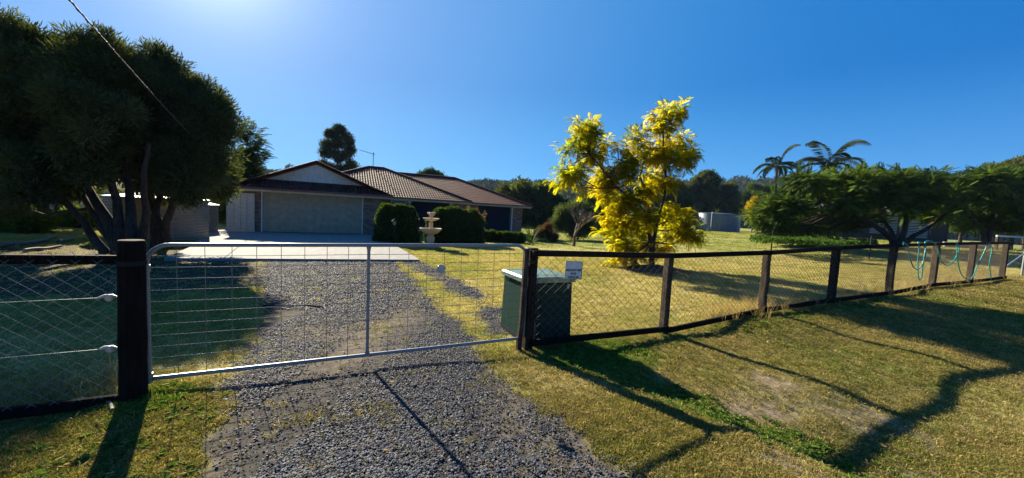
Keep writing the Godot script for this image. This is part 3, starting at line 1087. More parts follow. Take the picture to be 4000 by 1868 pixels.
func left_fence() -> void:
	var gd := (GR - GL).normalized()
	gd.y = 0
	gd = gd.normalized()
	var gn := Vector3(-gd.z, 0, gd.x)
	var p := gnd(521, 1552)
	# the big round gate post
	var top := on_plane(519, 940, p, gn)
	var gp := thing("gate_post", p, "thick round black timber post carrying the gate hinges", "post")
	var b := MB.new()
	var prof := []
	var hh := top.y - p.y
	for k in 9:
		prof.append(Vector2(0.088 + rv(-0.003, 0.003), -0.3 + (hh + 0.28) * k / 8.0))
	prof.append(Vector2(0.08, hh))
	b.lathe(prof, Vector3.ZERO, 18)
	part("post", b, M.black_timber, gp)
	b = MB.new()
	b.lathe([Vector2(0.0805, hh - 0.012), Vector2(0.078, hh + 0.004), Vector2(0.0, hh + 0.006)], Vector3.ZERO, 18)
	part("cut_top", b, M.old_timber, gp, "pale weathered cut top of the post")
	b = MB.new()
	b.lathe([Vector2(0.09, hh - 0.2), Vector2(0.093, hh - 0.195), Vector2(0.093, hh - 0.165), Vector2(0.09, hh - 0.16)], Vector3.ZERO, 18)
	part("strap", b, M.black, gp)
	# the fence running off to the left
	var f := thing("timber_fence", p - gd * 2.5, "dark timber rail fence with diamond mesh running left from the round post", "fence")
	var o := f.position
	var far := p - gd * 2.5
	far.y = hgt(far.x, far.z)
	part("post", wobble_post(far - o - Vector3(0, 0.3, 0), far - o + Vector3(0, 1.12, 0), 0.12, gd, gn), M.black_timber, f)
	var st := p - gd * 0.098
	var tr := on_plane(473, 1015, st, gn) - o
	var tl := tr - gd * 2.35 + Vector3(0, 0.02, 0)
	b = MB.new()
	b.beam(tl, tr, 0.055, 0.07, gn)
	part("rail", b, M.black_timber, f)
	var br := on_plane(473, 1560, st, gn) - o
	var bl := br - gd * 2.35 - Vector3(0, 0.02, 0)
	b = MB.new()
	b.beam(bl, br, 0.05, 0.085, gn)
	part("rail", b, M.black_timber, f)
	b = MB.new()
	netting(b, bl + gn * 0.03 + Vector3(0, 0.03, 0), br + gn * 0.03 + Vector3(0, 0.03, 0), tr + gn * 0.032, tl + gn * 0.032, 0.125, 0.1, 0.0015, gn)
	# cut wire ends twisted over the top rail
	for k in 20:
		var q := tr.lerp(tl, k / 19.0) + gn * 0.03 + Vector3(0, 0.02, 0)
		b.tube([q, q + Vector3(0, 0.04, -0.01) - gd * 0.03, q + Vector3(0, 0.045, -0.01) - gd * 0.045], [0.002], 4, false)
	part("wire_netting", b, M.wire, f)
	for yy in [1165, 1365]:
		var w0 := on_plane(473, yy, st, gn) - o - gn * 0.05
		b = MB.new()
		b.tube([w0, w0 - gd * 2.35 - Vector3(0, 0.05, 0)], [0.0026], 5)
		part("strand", b, M.wire, f)
		# ratchet strainer threaded on the strand
		var c := w0 - gd * 0.085 + gn * 0.012
		b = MB.new()
		b.lathe([Vector2(0.0, -0.012), Vector2(0.026, -0.01), Vector2(0.03, 0.0), Vector2(0.026, 0.01), Vector2(0.0, 0.012)], Vector3.ZERO, 12)
		var bb := MB.new()
		bb.tube([c + gd * 0.05, c + gd * 0.02 + Vector3(0, 0.012, 0), c - gd * 0.03 + Vector3(0, 0.012, 0), c - gd * 0.07], [0.006, 0.014, 0.016, 0.006], 8)
		var s := part("strainer", bb, M.plastic_white, f, "pale wire strainer beside the round post")
		var wheel := part("spool", b, M.plastic_white, s)
		wheel.transform = Transform3D(Basis(Vector3.RIGHT, PI / 2), c + Vector3(0, -0.002, 0.006))

func gate() -> void:
	var gx := (GR - GL)
	var L := gx.length()
	gx = gx.normalized()
	var gz := Vector3(-gx.z, 0, gx.x).normalized()
	var gy := gz.cross(gx)
	var g := thing("farm_gate", GL, "wide galvanised tube farm gate filled with wire mesh, closed across the drive", "gate")
	g.basis = Basis(gx, gy, gz)
	var H := 1.165
	var R := 0.16
	var fr := 0.019
	var pts := []
	pts.append(Vector3(0, -0.04, 0)); pts.append(Vector3(0, H * 0.5, 0)); pts.append(Vector3(0, H - R, 0))
	for k in range(1, 7):
		var a := PI - PI / 2 * k / 6
		pts.append(Vector3(R + cos(a) * R, H - R + sin(a) * R, 0))
	for k in range(1, 8): pts.append(Vector3(R + (L - 2 * R) * k / 7.0, H, 0))
	for k in range(1, 7):
		var a := PI / 2 - PI / 2 * k / 6
		pts.append(Vector3(L - R + cos(a) * R, H - R + sin(a) * R, 0))
	pts.append(Vector3(L, H * 0.5, 0))
	var r2 := 0.07
	for k in 5:
		var a := -PI / 2 * k / 4
		pts.append(Vector3(L - r2 + cos(a) * r2, r2 + sin(a) * r2, 0))
	for k in range(1, 8): pts.append(Vector3((L - r2) * (1 - k / 7.0) + 0.01, 0, 0))
	var b := MB.new()
	b.tube(pts, [fr], 10)
	part("frame", b, M.galvanised, g)
	b = MB.new()
	var mx := 2.13
	var gm := on_plane(1437, 1200, GL, gz) - GL
	mx = gm.dot(gx)
	b.tube([Vector3(mx, fr * 0.6, 0), Vector3(mx, H - fr * 0.6, 0)], [0.0165], 10)
	b.tube([Vector3(mx, fr * 0.6, 0), Vector3(mx, 0.06, 0)], [0.026, 0.0165], 10)
	b.tube([Vector3(mx, H - fr * 0.6, 0), Vector3(mx, H - 0.06, 0)], [0.026, 0.0165], 10)
	part("upright", b, M.galvanised, g)
	for k in 11:
		b = MB.new()
		var y := 0.085 + k * 0.0985
		var ins := 0.0
		if y > H - R: ins = R - sqrt(maxf(0.0, R * R - pow(y - (H - R), 2)))
		b.tube([Vector3(fr + ins, y, 0.012), Vector3(mx * 0.5, y - 0.004, 0.012), Vector3(mx, y, 0.016), Vector3(L * 0.8, y - 0.003, 0.012), Vector3(L - fr - ins, y, 0.012)], [0.0028], 5)
		part("wire", b, M.wire, g)
	for px in [693, 804, 909, 1004, 1099, 1190, 1276, 1359, 1516, 1592, 1662, 1730, 1795, 1860, 1922, 1982]:
		var x := (on_plane(px, 1200, GL, gz) - GL).dot(gx)
		b = MB.new()
		b.tube([Vector3(x, fr, 0.0075), Vector3(x + rv(-0.004, 0.004), H / 2, 0.0075), Vector3(x, H - fr, 0.0075)], [0.0028], 5)
		part("wire", b, M.wire, g)
	# round plate wired to the mesh
	var dp := on_plane(1720, 1050, GL, gz) - GL
	var dc := Vector3(dp.dot(gx), dp.dot(gy), 0.022)
	b = MB.new()
	var ring := []
	for k in 16:
		var a := TAU * k / 16
		var q := Vector3(cos(a), sin(a), 0) * 0.05
		if k in [0, 1]: q *= 1.18
		ring.append(dc + q)
	for k in 16:
		b.tri(dc + Vector3(0, 0, 0.003), ring[(k + 1) % 16] + Vector3(0, 0, 0.003), ring[k] + Vector3(0, 0, 0.003))
		b.tri(dc, ring[k], ring[(k + 1) % 16])
		b.quad(ring[k], ring[(k + 1) % 16], ring[(k + 1) % 16] + Vector3(0, 0, 0.003), ring[k] + Vector3(0, 0, 0.003), ring[k] - dc)
	part("plate", b, M.zinc, g, "small round metal plate wired to the gate")
	# hinges
	for y in [0.02, H - 0.2]:
		b = MB.new()
		b.tube([Vector3(0, y - 0.03, 0), Vector3(0, y + 0.03, 0)], [0.027], 10)
		b.tube([Vector3(-0.01, y, 0.0), Vector3(-0.1, y, 0.02)], [0.011], 8)
		b.tube([Vector3(-0.045, y - 0.05, 0.01), Vector3(-0.045, y + 0.07, 0.01)], [0.013], 8)
		part("hinge", b, M.galvanised, g)
	# chain and ring that hold the gate shut
	var c0 := GL + gx * L + gy * 0.98
	var c1: Vector3 = FP + FD * 0.06 + Vector3(0, 1.11, 0) + FN * 0.056
	var ch := thing("gate_chain", c0, "rusty chain with a ring tying the gate to its end post", "chain")
	var path := []
	for k in 16:
		var t := k / 15.0
		path.append(c0.lerp(c1, t) + gz * (0.028 + 0.01 * sin(t * PI)) - Vector3(0, 0.025 * sin(t * PI), 0) - c0)
	for k in 15:
		b = MB.new()
		var m: Vector3 = (path[k] + path[k + 1]) / 2
		var ax: Vector3 = (path[k + 1] - path[k]).normalized()
		var sd := Vector3.UP if k % 2 else ax.cross(Vector3.UP).normalized()
		var lp := []
		for j in 9:
			var a := TAU * j / 8
			lp.append(m + ax * cos(a) * 0.014 + sd * sin(a) * 0.007)
		b.tube(lp, [0.0025], 5, false)
		part("link", b, M.rusty_wire, ch)
	b = MB.new()
	var rc: Vector3 = path[6] + Vector3(0, 0.03, 0)
	var lp2 := []
	for j in 13:
		var a := TAU * j / 12
		lp2.append(rc + gx * cos(a) * 0.018 + Vector3(0, sin(a) * 0.018, 0))
	b.tube(lp2, [0.003], 6, false)
	part("ring", b, M.rusty_wire, ch)
	var sp := []
	for k in 90:
		var t := k / 89.0
		sp.append(c0 + gz * 0.0 + gx * (0.035 + 0.02 * cos(k * 0.9)) + gz * (0.02 * sin(k * 0.9)) - gy * (0.06 + 0.14 * t) - c0)
	b = MB.new()
	b.tube(sp, [0.0035], 5)
	part("spring", b, M.black, ch, "black coil spring hanging beside the chain")
	# notice wired to the netting
	var sc := (on_plane(2241, 1056, FP + FN * 0.1, FN))
	var sg := thing("tank_sign", sc, "white metal notice about the rain water tank wired to the netting", "sign")
	sg.basis = Basis(FD, Vector3.UP, FN).rotated(FN, -0.03)
	b = MB.new()
	b.box(Vector3.ZERO, Vector3(0.262, 0.235, 0.003))
	part("panel", b, M.sign_white, sg)
	b = MB.new()
	for q in [[0, 0.1145, 0.262, 0.006], [0, -0.1145, 0.262, 0.006], [0.128, 0, 0.006, 0.223], [-0.128, 0, 0.006, 0.223]]:
		b.box(Vector3(q[0], q[1], 0.0025), Vector3(q[2], q[3], 0.002))
	part("border", b, M.ink, sg)
	var fnt := SystemFont.new()
	fnt.font_names = PackedStringArray(["Droid Sans"])
	fnt.font_weight = 700
	for q in [["RAIN WATER TANK", 0.0], ["IN USE", -0.046], ["1800 816 299", -0.092]]:
		var tx := TextMesh.new()
		tx.text = q[0]
		tx.font = fnt
		tx.font_size = 16
		tx.pixel_size = 0.0024
		tx.depth = 0.0015
		tx.material = M.ink
		var o := inst("lettering", tx, sg)
		o.position = Vector3(0, q[1], 0.0026)
		o.scale = Vector3(0.72, 1.05, 1)
	for q in [[-0.115, 0.1], [0.115, 0.1], [-0.115, -0.1], [0.115, -0.1]]:
		b = MB.new()
		b.tube([Vector3(q[0], q[1], -0.035), Vector3(q[0], q[1], 0.004)], [0.003], 5)
		part("wire_tie", b, M.wire, sg)
	kiosk()

func kiosk() -> void:
	# green service kiosk just behind the fence
	var c := Vector3(0.22, 0, -4.97) + FD * 0.37 - FN * 0.37
	c.y = hgt(c.x, c.z) - 0.02
	var k := thing("utility_box", c, "dark green steel utility box with a paler overhanging lid behind the fence", "utility box", "", atan2(0.4327, 0.9015))
	BOX = Vector2(c.x, c.z)
	var b := MB.new()
	var w := 0.74
	var d := 0.74
	var h := 0.80
	var f := 0.96
	var lo := [Vector3(-w / 2, 0.05, d / 2), Vector3(w / 2, 0.05, d / 2), Vector3(w / 2, 0.05, -d / 2), Vector3(-w / 2, 0.05, -d / 2)]
	var hi := []
	for p in lo: hi.append(Vector3(p.x * f, h, p.z * f))
	for i in 4:
		b.quad(lo[i], lo[(i + 1) % 4], hi[(i + 1) % 4], hi[i], lo[i] + lo[(i + 1) % 4])
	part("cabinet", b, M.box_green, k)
	b = MB.new()
	b.box(Vector3(0, 0.02, 0), Vector3(0.75, 0.1, 0.75))
	part("plinth", b, M.black, k)
	b = MB.new()
	var s0 := 0.385
	var ring := [[0.0, s0 + 0.005], [0.055, s0 + 0.005], [0.075, s0 - 0.02], [0.09, 0.2]]
	for j in 3:
		for i in 4:
			var q := [[-1, 1], [1, 1], [1, -1], [-1, -1]]
			var a: float = ring[j][1]
			var e: float = ring[j + 1][1]
			var p0 := Vector3(q[i][0] * a, h + 0.015 + ring[j][0], q[i][1] * a)
			var p1 := Vector3(q[(i + 1) % 4][0] * a, h + 0.015 + ring[j][0], q[(i + 1) % 4][1] * a)
			var p2 := Vector3(q[(i + 1) % 4][0] * e, h + 0.015 + ring[j + 1][0], q[(i + 1) % 4][1] * e)
			var p3 := Vector3(q[i][0] * e, h + 0.015 + ring[j + 1][0], q[i][1] * e)
			b.quad(p0, p1, p2, p3, (p0 + p1) / 2 - Vector3(0, 0.4, 0))
	b.quad(Vector3(-0.2, h + 0.105, 0.2), Vector3(0.2, h + 0.105, 0.2), Vector3(0.2, h + 0.105, -0.2), Vector3(-0.2, h + 0.105, -0.2), Vector3.UP)
	b.quad(Vector3(-s0, h + 0.013, s0), Vector3(s0, h + 0.013, s0), Vector3(s0, h + 0.013, -s0), Vector3(-s0, h + 0.013, -s0), Vector3.DOWN)
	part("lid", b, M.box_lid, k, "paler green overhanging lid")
	b = MB.new()
	b.box(Vector3(0.29, h - 0.045, d / 2 * f + 0.008), Vector3(0.035, 0.07, 0.008))
	part("catch", b, M.galvanised, k)

# ---------------------------------------------------------------- trees
func clump(n: int, rad: float, l: float, w: float, m: Material, flat := 1.0, along := 0.0) -> ArrayMesh:
	var b := MB.new()
	for k in n:
		var d := rdir()
		var p := d * rad * pow(rng.randf(), 0.5)
		p.y *= flat
		var dir := (d + rdir() * 0.8 + Vector3(0, along, 0)).normalized()
		var side := dir.cross(rdir()).normalized()
		var t := rv(0.75, 1.2)
		b.col = Color(t, t, t)
		b.leaf(p, dir, side, l * rv(0.7, 1.25), w * rv(0.8, 1.2))
	return b.mesh(m)

# a feathery frond arching out along y and drooping along -z
func frond(len: float, pairs: int, pl: float, pw: float, droop: float, m: Material, sub := 1) -> ArrayMesh:
	var b := MB.new()
	var p := Vector3.ZERO
	var d := Vector3(0, 1, 0.25).normalized()
	for k in pairs:
		var t := float(k) / pairs
		var q := p + d * len / pairs
		var w := sin(PI * (0.15 + 0.8 * t))
		for s in [-1.0, 1.0]:
			var dir := Vector3(s, 0.45, -0.25 + rv(-0.15, 0.15)).normalized()
			var side := dir.cross(Vector3(0, 0, 1)).normalized()
			var c := rv(0.8, 1.15)
			b.col = Color(c, c, c)
			b.leaf(q, dir, side, pl * w, pw)
		p = q
		d = (d + Vector3(0, -0.1 * droop / pairs, -1.3 * droop / pairs)).normalized()
	return b.mesh(m)

func frond_basis(out: Vector3) -> Basis:
	var y := out.normalized()
	var x := y.cross(Vector3.UP)
	if x.length() < 0.05: x = Vector3.RIGHT
	x = x.normalized()
	return Basis(x, y, x.cross(y))

func px_blobs(list: Array, z: float) -> Array:
	var o := []
	for q in list:
		var zz: float = z + (q[3] if q.size() > 3 else 0.0)
		o.append([at_depth(q[0], q[1], zz), q[2] * zz / F, q[4] if q.size() > 4 else 1.0])
	return o

# stems: [[points], r0, r1] ; blobs: [centre, radius, flatness]
func tree(called: String, label: String, base: Vector3, stems: Array, blobs: Array, leaf: Mesh, per: float, sc: Vector2, cols: Array, bark: Material, o := {}) -> Node3D:
	var t := thing(called, base, label, o.get("cat", "tree"), o.get("group", ""))
	var b := MB.new()
	var tips := []
	for s in stems:
		var pts := []
		var rr := []
		var n: int = s[0].size()
		for i in n:
			pts.append(s[0][i] - base)
		# smooth the stem with a curve
		var cv := Curve3D.new()
		for i in n:
			var tan: Vector3 = (pts[min(i + 1, n - 1)] - pts[max(i - 1, 0)]) * 0.18
			cv.add_point(pts[i], -tan, tan)
		var L := cv.get_baked_length()
		var sp := []
		var steps := 10
		for i in steps + 1:
			var f := float(i) / steps
			sp.append(cv.sample_baked(L * f) + rdir() * s[2] * (0.6 if i > 0 and i < steps else 0.0))
			rr.append(lerpf(s[1], s[2], pow(f, 0.8)) * (1.35 if i == 0 else 1.0))
		b.tube(sp, rr, 8)
		tips.append(sp)
	# a limb to each mass of leaves and twigs within it
	var twig: float = o.get("twig", 0.02)
	for q in blobs:
		var c: Vector3 = q[0] - base
		var best := Vector3.ZERO
		var bd := 1e9
		for sp in tips:
			for i in range(3, sp.size()):
				var d: float = (sp[i] - c).length() + maxf(0.0, sp[i].y - c.y + 0.2) * 2.0
				if d < bd:
					bd = d
					best = sp[i]
		var m1 := best.lerp(c, 0.5) + Vector3(rv(-0.1, 0.1), -0.12 * best.distance_to(c), rv(-0.1, 0.1))
		b.tube([best, best.lerp(m1, 0.6), m1, m1.lerp(c, 0.6), c], [twig * 1.8, twig * 1.6, twig * 1.3, twig * 1.1, twig * 0.8], 6, false)
		for k in int(o.get("twigs", 6)):
			var e: Vector3 = c + (rdir() + Vector3(0, 0.35, 0)) * q[1] * rv(0.5, 0.9) * Vector3(1, q[2], 1)
			b.tube([c.lerp(m1, 0.25 * rng.randf()), c.lerp(e, 0.5) + rdir() * 0.08, e], [twig * 0.7, twig * 0.5, twig * 0.25], 5, false)
	part("trunk", b, bark, t)
	var xf := []
	var cl := []
	var feather: bool = o.get("feather", false)
	for q in blobs:
		var c: Vector3 = q[0] - base
		var cnt := int(per * q[1] * q[1])
		var warm: float = rng.randf()
		# each mass is made of smaller sprays with gaps between them
		var subs := []
		for k in int(o.get("subs", 7)):
			subs.append([c + rdir() * Vector3(1, q[2], 1) * q[1] * rv(0.4, 0.85), q[1] * rv(0.32, 0.52) * sqrt(7.0 / float(o.get("subs", 7))), rv(0.7, 1.25)])
		for k in cnt:
			var d := rdir()
			var sb: Array = subs[rng.randi() % subs.size()]
			# ragged outline: the mass swells and shrinks with direction
			var rg: float = sb[1] * (0.9 + 0.42 * nz2.get_noise_3d(d.x * 1.1 + c.x, d.y * 1.1 + c.y, d.z * 1.1 + c.z) + rv(-0.08, 0.12))
			var p: Vector3 = sb[0] + d * Vector3(1, q[2], 1) * rg * pow(rng.randf(), o.get("fill", 0.42))
			if p.y < 0.06: continue
			var s := rv(sc.x, sc.y)
			var bs: Basis
			if feather:
				var out := (d * Vector3(1, 0.5, 1) + rdir() * 0.5 + Vector3(0, o.get("lift", 0.15), 0)).normalized()
				bs = frond_basis(out)
			else:
				bs = turned((d + rdir() * 0.6 + Vector3(0, 0.3, 0)).normalized())
			xf.append(Transform3D(bs.scaled(Vector3(s, s, s)), p))
			var f := clampf(rng.randf() * 0.65 + warm * 0.4 + nz.get_noise_3d(p.x * 2, p.y * 2, p.z * 2) * 0.5, 0, 0.999) * (cols.size() - 1)
			var a: Color = cols[int(f)]
			a = a.lerp(cols[int(f) + 1], f - int(f))
			cl.append(Color(a.r * sb[2], a.g * sb[2], a.b * sb[2]))
	many("crown", leaf, xf, cl, t)
	return t

func foot(px: float, py: float, z: float) -> Vector3:
	var p := at_depth(px, py, z)
	p.y = hgt(p.x, p.z) - 0.03
	return p

func stem_px(base: Vector3, list: Array, z: float) -> Array:
	var o := [base - Vector3(0, 0.15, 0)]
	for q in list: o.append(at_depth(q[0], q[1], z + (q[2] if q.size() > 2 else 0.0)))
	return o

func trees() -> void:
	var needle := clump(40, 0.30, 0.17, 0.03, M.leaf_dark, 1.0, 0.7)
	var small := clump(34, 0.32, 0.12, 0.05, M.leaf)
	var glossy := clump(16, 0.2, 0.13, 0.06, M.leaf)
	var hedge_leaf := clump(16, 0.12, 0.075, 0.045, M.leaf, 1.0, 0.3)
	var big := clump(40, 0.75, 0.36, 0.16, M.leaf)
	var bigd := clump(46, 0.8, 0.42, 0.2, M.leaf_dark)
	var feath := frond(0.27, 10, 0.085, 0.026, 1.0, M.leaf_bright)
	var feath_g := frond(0.58, 12, 0.16, 0.045, 0.5, M.leaf)
	var dk := [Color(0.045, 0.062, 0.03), Color(0.08, 0.1, 0.045), Color(0.12, 0.135, 0.06)]
	var gr := [Color(0.025, 0.05, 0.012), Color(0.05, 0.085, 0.018), Color(0.09, 0.125, 0.025)]
	# two dark paperbark-like trees inside the left fence
	var b0 := gnd(470, 992)
	var z := -b0.z
	tree("paperbark_tree", "big dark multi-stemmed tree behind the left fence, its crown reaching highest", b0, [
		[stem_px(b0, [[430, 880], [360, 760, 0.3], [240, 600, 0.5]], z), 0.17, 0.06], [stem_px(b0 + Vector3(0.15, 0, 0.1), [[460, 860], [440, 720], [400, 540, -0.3]], z), 0.15, 0.05],
		[stem_px(b0 + Vector3(0.35, 0, 0), [[510, 880], [500, 720, 0.5], [480, 520, 0.6]], z), 0.16, 0.05], [stem_px(b0 + Vector3(-0.25, 0, 0.1), [[350, 900], [240, 780, -0.4], [90, 640, -0.8]], z), 0.13, 0.04],
		[stem_px(b0 + Vector3(0.45, 0, 0.1), [[570, 870], [560, 740, -0.5], [580, 560, -0.6]], z), 0.13, 0.04], [stem_px(b0 + Vector3(0.1, 0, -0.2), [[400, 890], [310, 700, 1], [330, 480, 1]], z), 0.12, 0.04]],
		px_blobs([[50, 150, 105], [90, 260, 150], [-60, 300, 170, 0.5], [210, 330, 165, -0.6], [330, 300, 150, 0.6], [440, 270, 135], [330, 450, 160, -0.8], [150, 470, 170, 0.8], [-30, 500, 170, -0.5], [470, 410, 140, 0.8], [60, 620, 130, -0.8], [230, 600, 110, 1.2], [-90, 650, 120, 0], [420, 560, 110, 1], [90, 720, 70, 0.5], [520, 300, 90, 1.0], [-160, 420, 180, 0.5], [110, 740, 60, -1], [200, 700, 60, 0.6], [330, 650, 70, -0.6], [450, 640, 60, 0.7], [0, 780, 60, 0.5], [290, 740, 45, 1.2], [540, 560, 80, 1.0]], z),
		needle, 300, Vector2(0.75, 1.2), dk, M.bark, {"twig": 0.03, "subs": 18})
	var b1 := gnd(630, 968)
	z = -b1.z
	tree("paperbark_tree", "dark multi-stemmed tree in front of the cream tanks, crown reaching towards the house", b1, [
		[stem_px(b1, [[620, 880], [590, 780, 0.3], [570, 600]], z), 0.15, 0.05], [stem_px(b1 + Vector3(0.15, 0, 0), [[650, 880], [690, 760], [760, 620, -0.3]], z), 0.14, 0.045], [stem_px(b1 + Vector3(-0.15, 0, 0), [[600, 870], [640, 700, 0.6], [670, 540, 0.6]], z), 0.13, 0.04]],
		px_blobs([[590, 310, 105], [660, 370, 110, 0.6], [740, 420, 110, -0.4], [820, 455, 90, 0.3], [820, 560, 95], [610, 470, 120, -0.7], [700, 520, 120, 0.8], [780, 640, 95, -0.5], [840, 660, 70, 0.6], [600, 620, 100, 0.6], [690, 650, 90, -0.8], [800, 720, 55, 0.3], [860, 500, 60], [540, 420, 110, 0.5], [610, 250, 60], [690, 310, 65, 0.3], [760, 355, 55], [650, 730, 60, 0.5], [740, 740, 55, -0.6], [560, 700, 60, -0.3], [860, 740, 45, 0.5]], z),
		needle, 300, Vector2(0.75, 1.2), dk, M.bark, {"twig": 0.03, "subs": 18})
	var b9 := foot(215, 905, 17)
	tree("screen_tree", "dark leafy tree further back at far left, behind the big multi-stemmed tree", b9, [[stem_px(b9, [[220, 820], [240, 720]], 17.0), 0.12, 0.05]],
		px_blobs([[60, 640, 70], [160, 620, 80], [280, 610, 80], [390, 640, 70], [100, 720, 60], [220, 700, 60], [340, 720, 50], [-60, 660, 80], [-80, 760, 60], [20, 560, 70], [300, 530, 70]], 17.0), small, 260, Vector2(0.9, 1.5), dk, M.bark, {"twig": 0.03, "subs": 18})
	# feathery tree at the house's left
	var b2 := foot(945, 880, 25)
	tree("feathery_tree", "feathery-leaved tree rising behind the garage's left eave", b2, [[stem_px(b2, [[940, 760], [960, 640]], 25.0), 0.14, 0.05]],
		px_blobs([[960, 540, 45], [985, 590, 45], [1000, 650, 38], [940, 620, 55], [920, 690, 50], [970, 690, 40], [880, 720, 45], [900, 780, 35], [870, 830, 30]], 25.0), feath_g, 260, Vector2(0.9, 1.5), gr, M.bark, {"feather": true, "twig": 0.025})
	var b3 := foot(880, 890, 28)
	tree("screen_tree", "dense dark tree closing the gap between tanks and house", b3, [[stem_px(b3, [[880, 760]], 28.0), 0.12, 0.05]],
		px_blobs([[870, 740, 45], [900, 790, 35], [860, 800, 40], [890, 850, 32], [850, 860, 30]], 28.0), small, 260, Vector2(1.0, 1.7), dk, M.bark)
	# shrubs left, beyond the fence
	var shrubs := [["leafy_shrub", "bright green leafy shrub beyond the fence at far left", 70, 930, 14.0, [[60, 850, 75], [130, 830, 60], [150, 880, 55], [30, 790, 60], [100, 770, 45]]],
		["leafy_shrub", "green shrub glimpsed between the big tree's stems", 330, 930, 17.0, [[330, 880, 45], [290, 850, 35], [370, 840, 40], [250, 870, 35]]]]
	for q in shrubs:
		var b := foot(q[2], q[3], q[4])
		tree(q[0], q[1], b, [[[b, b + Vector3(0, 0.6, 0)], 0.05, 0.03]], px_blobs(q[5], q[4]), glossy, 900, Vector2(0.8, 1.4), [Color(0.04, 0.08, 0.015), Color(0.08, 0.14, 0.025), Color(0.15, 0.2, 0.04)], M.bark, {"cat": "shrub"})
	# gum behind the house
	var bg := foot(1320, 850, 46)
	tree("gum_tree", "tall open gum tree standing behind the garage roof", bg, [[stem_px(bg, [[1320, 700], [1322, 560]], 46.0), 0.22, 0.06]],
		px_blobs([[1322, 512, 24], [1292, 530, 24], [1352, 540, 24], [1268, 570, 24], [1318, 560, 24], [1362, 585, 24], [1285, 605, 26], [1330, 612, 26], [1268, 640, 24], [1366, 640, 26], [1310, 655, 26], [1350, 680, 28], [1282, 680, 28], [1320, 700, 30]], 46.0), clump(24, 0.4, 0.2, 0.07, M.leaf), 190, Vector2(0.8, 1.3), [Color(0.03, 0.04, 0.025), Color(0.055, 0.07, 0.04), Color(0.09, 0.1, 0.055)], M.pale_bark, {"twig": 0.04, "fill": 0.5})
	var bh := foot(1682, 850, 60)
	tree("gum_tree", "round-topped tree peeping over the far house ridge", bh, [[stem_px(bh, [[1682, 720]], 60.0), 0.25, 0.1]],
		px_blobs([[1660, 695, 24], [1690, 685, 22], [1715, 700, 22], [1680, 710, 30]], 60.0), big, 160, Vector2(0.6, 1.0), gr, M.bark, {"twig": 0.05})
	# yellow tree on the lawn
	var by := gnd(2545, 1046)
	z = -by.z
	tree("yellow_tree", "golden yellow feathery tree on the lawn behind the tank sign", by, [
		[stem_px(by, [[2540, 930], [2530, 800], [2500, 690, 0.3]], z), 0.1, 0.035], [stem_px(by + Vector3(0.05, 0, -0.05), [[2560, 900], [2600, 740], [2590, 560], [2600, 450]], z), 0.075, 0.02],
		[stem_px(by, [[2530, 850], [2420, 740, -0.3], [2300, 600, -0.3]], z), 0.06, 0.02]],
		px_blobs([[2600, 440, 62], [2570, 490, 40], [2640, 430, 40], [2620, 560, 66, 0.4], [2650, 620, 70, -0.4], [2580, 640, 70, 0.5], [2690, 600, 40], [2275, 530, 66, -0.2], [2320, 500, 48], [2240, 580, 50], [2340, 580, 58, 0.4], [2480, 550, 52, 0.3], [2450, 600, 52, -0.4], [2520, 610, 50],
			[2210, 690, 56, 0.3], [2270, 700, 66, -0.3], [2340, 700, 66, 0.5], [2400, 670, 62], [2470, 690, 60, -0.5], [2540, 700, 60, 0.6], [2300, 640, 52], [2400, 760, 56, 0.3], [2460, 790, 62, -0.6], [2530, 760, 55, -0.4], [2590, 730, 55, 0.3],
			[2420, 860, 62, -0.3], [2400, 930, 60, 0.2], [2470, 890, 62, 0.5], [2440, 970, 56, -0.5], [2540, 860, 60, -0.6], [2520, 960, 50, 0.4], [2640, 830, 56, 0.2], [2680, 880, 56, -0.2], [2630, 920, 55, 0.4], [2710, 920, 42], [2410, 1010, 45, -0.2], [2480, 1010, 42, -0.4], [2580, 980, 45, 0.4]], z),
		feath, 800, Vector2(0.8, 1.35), [Color(0.14, 0.19, 0.025), Color(0.26, 0.28, 0.025), Color(0.43, 0.36, 0.022), Color(0.57, 0.43, 0.025)], M.bark, {"feather": true, "twig": 0.014, "lift": 0.05, "fill": 0.8, "twigs": 4, "subs": 9})
	# spreading umbrella trees on the right
	var bp := foot(3500, 965, 23.5)
	var gp := [Color(0.02, 0.045, 0.012), Color(0.04, 0.075, 0.016), Color(0.075, 0.125, 0.022), Color(0.12, 0.17, 0.03)]
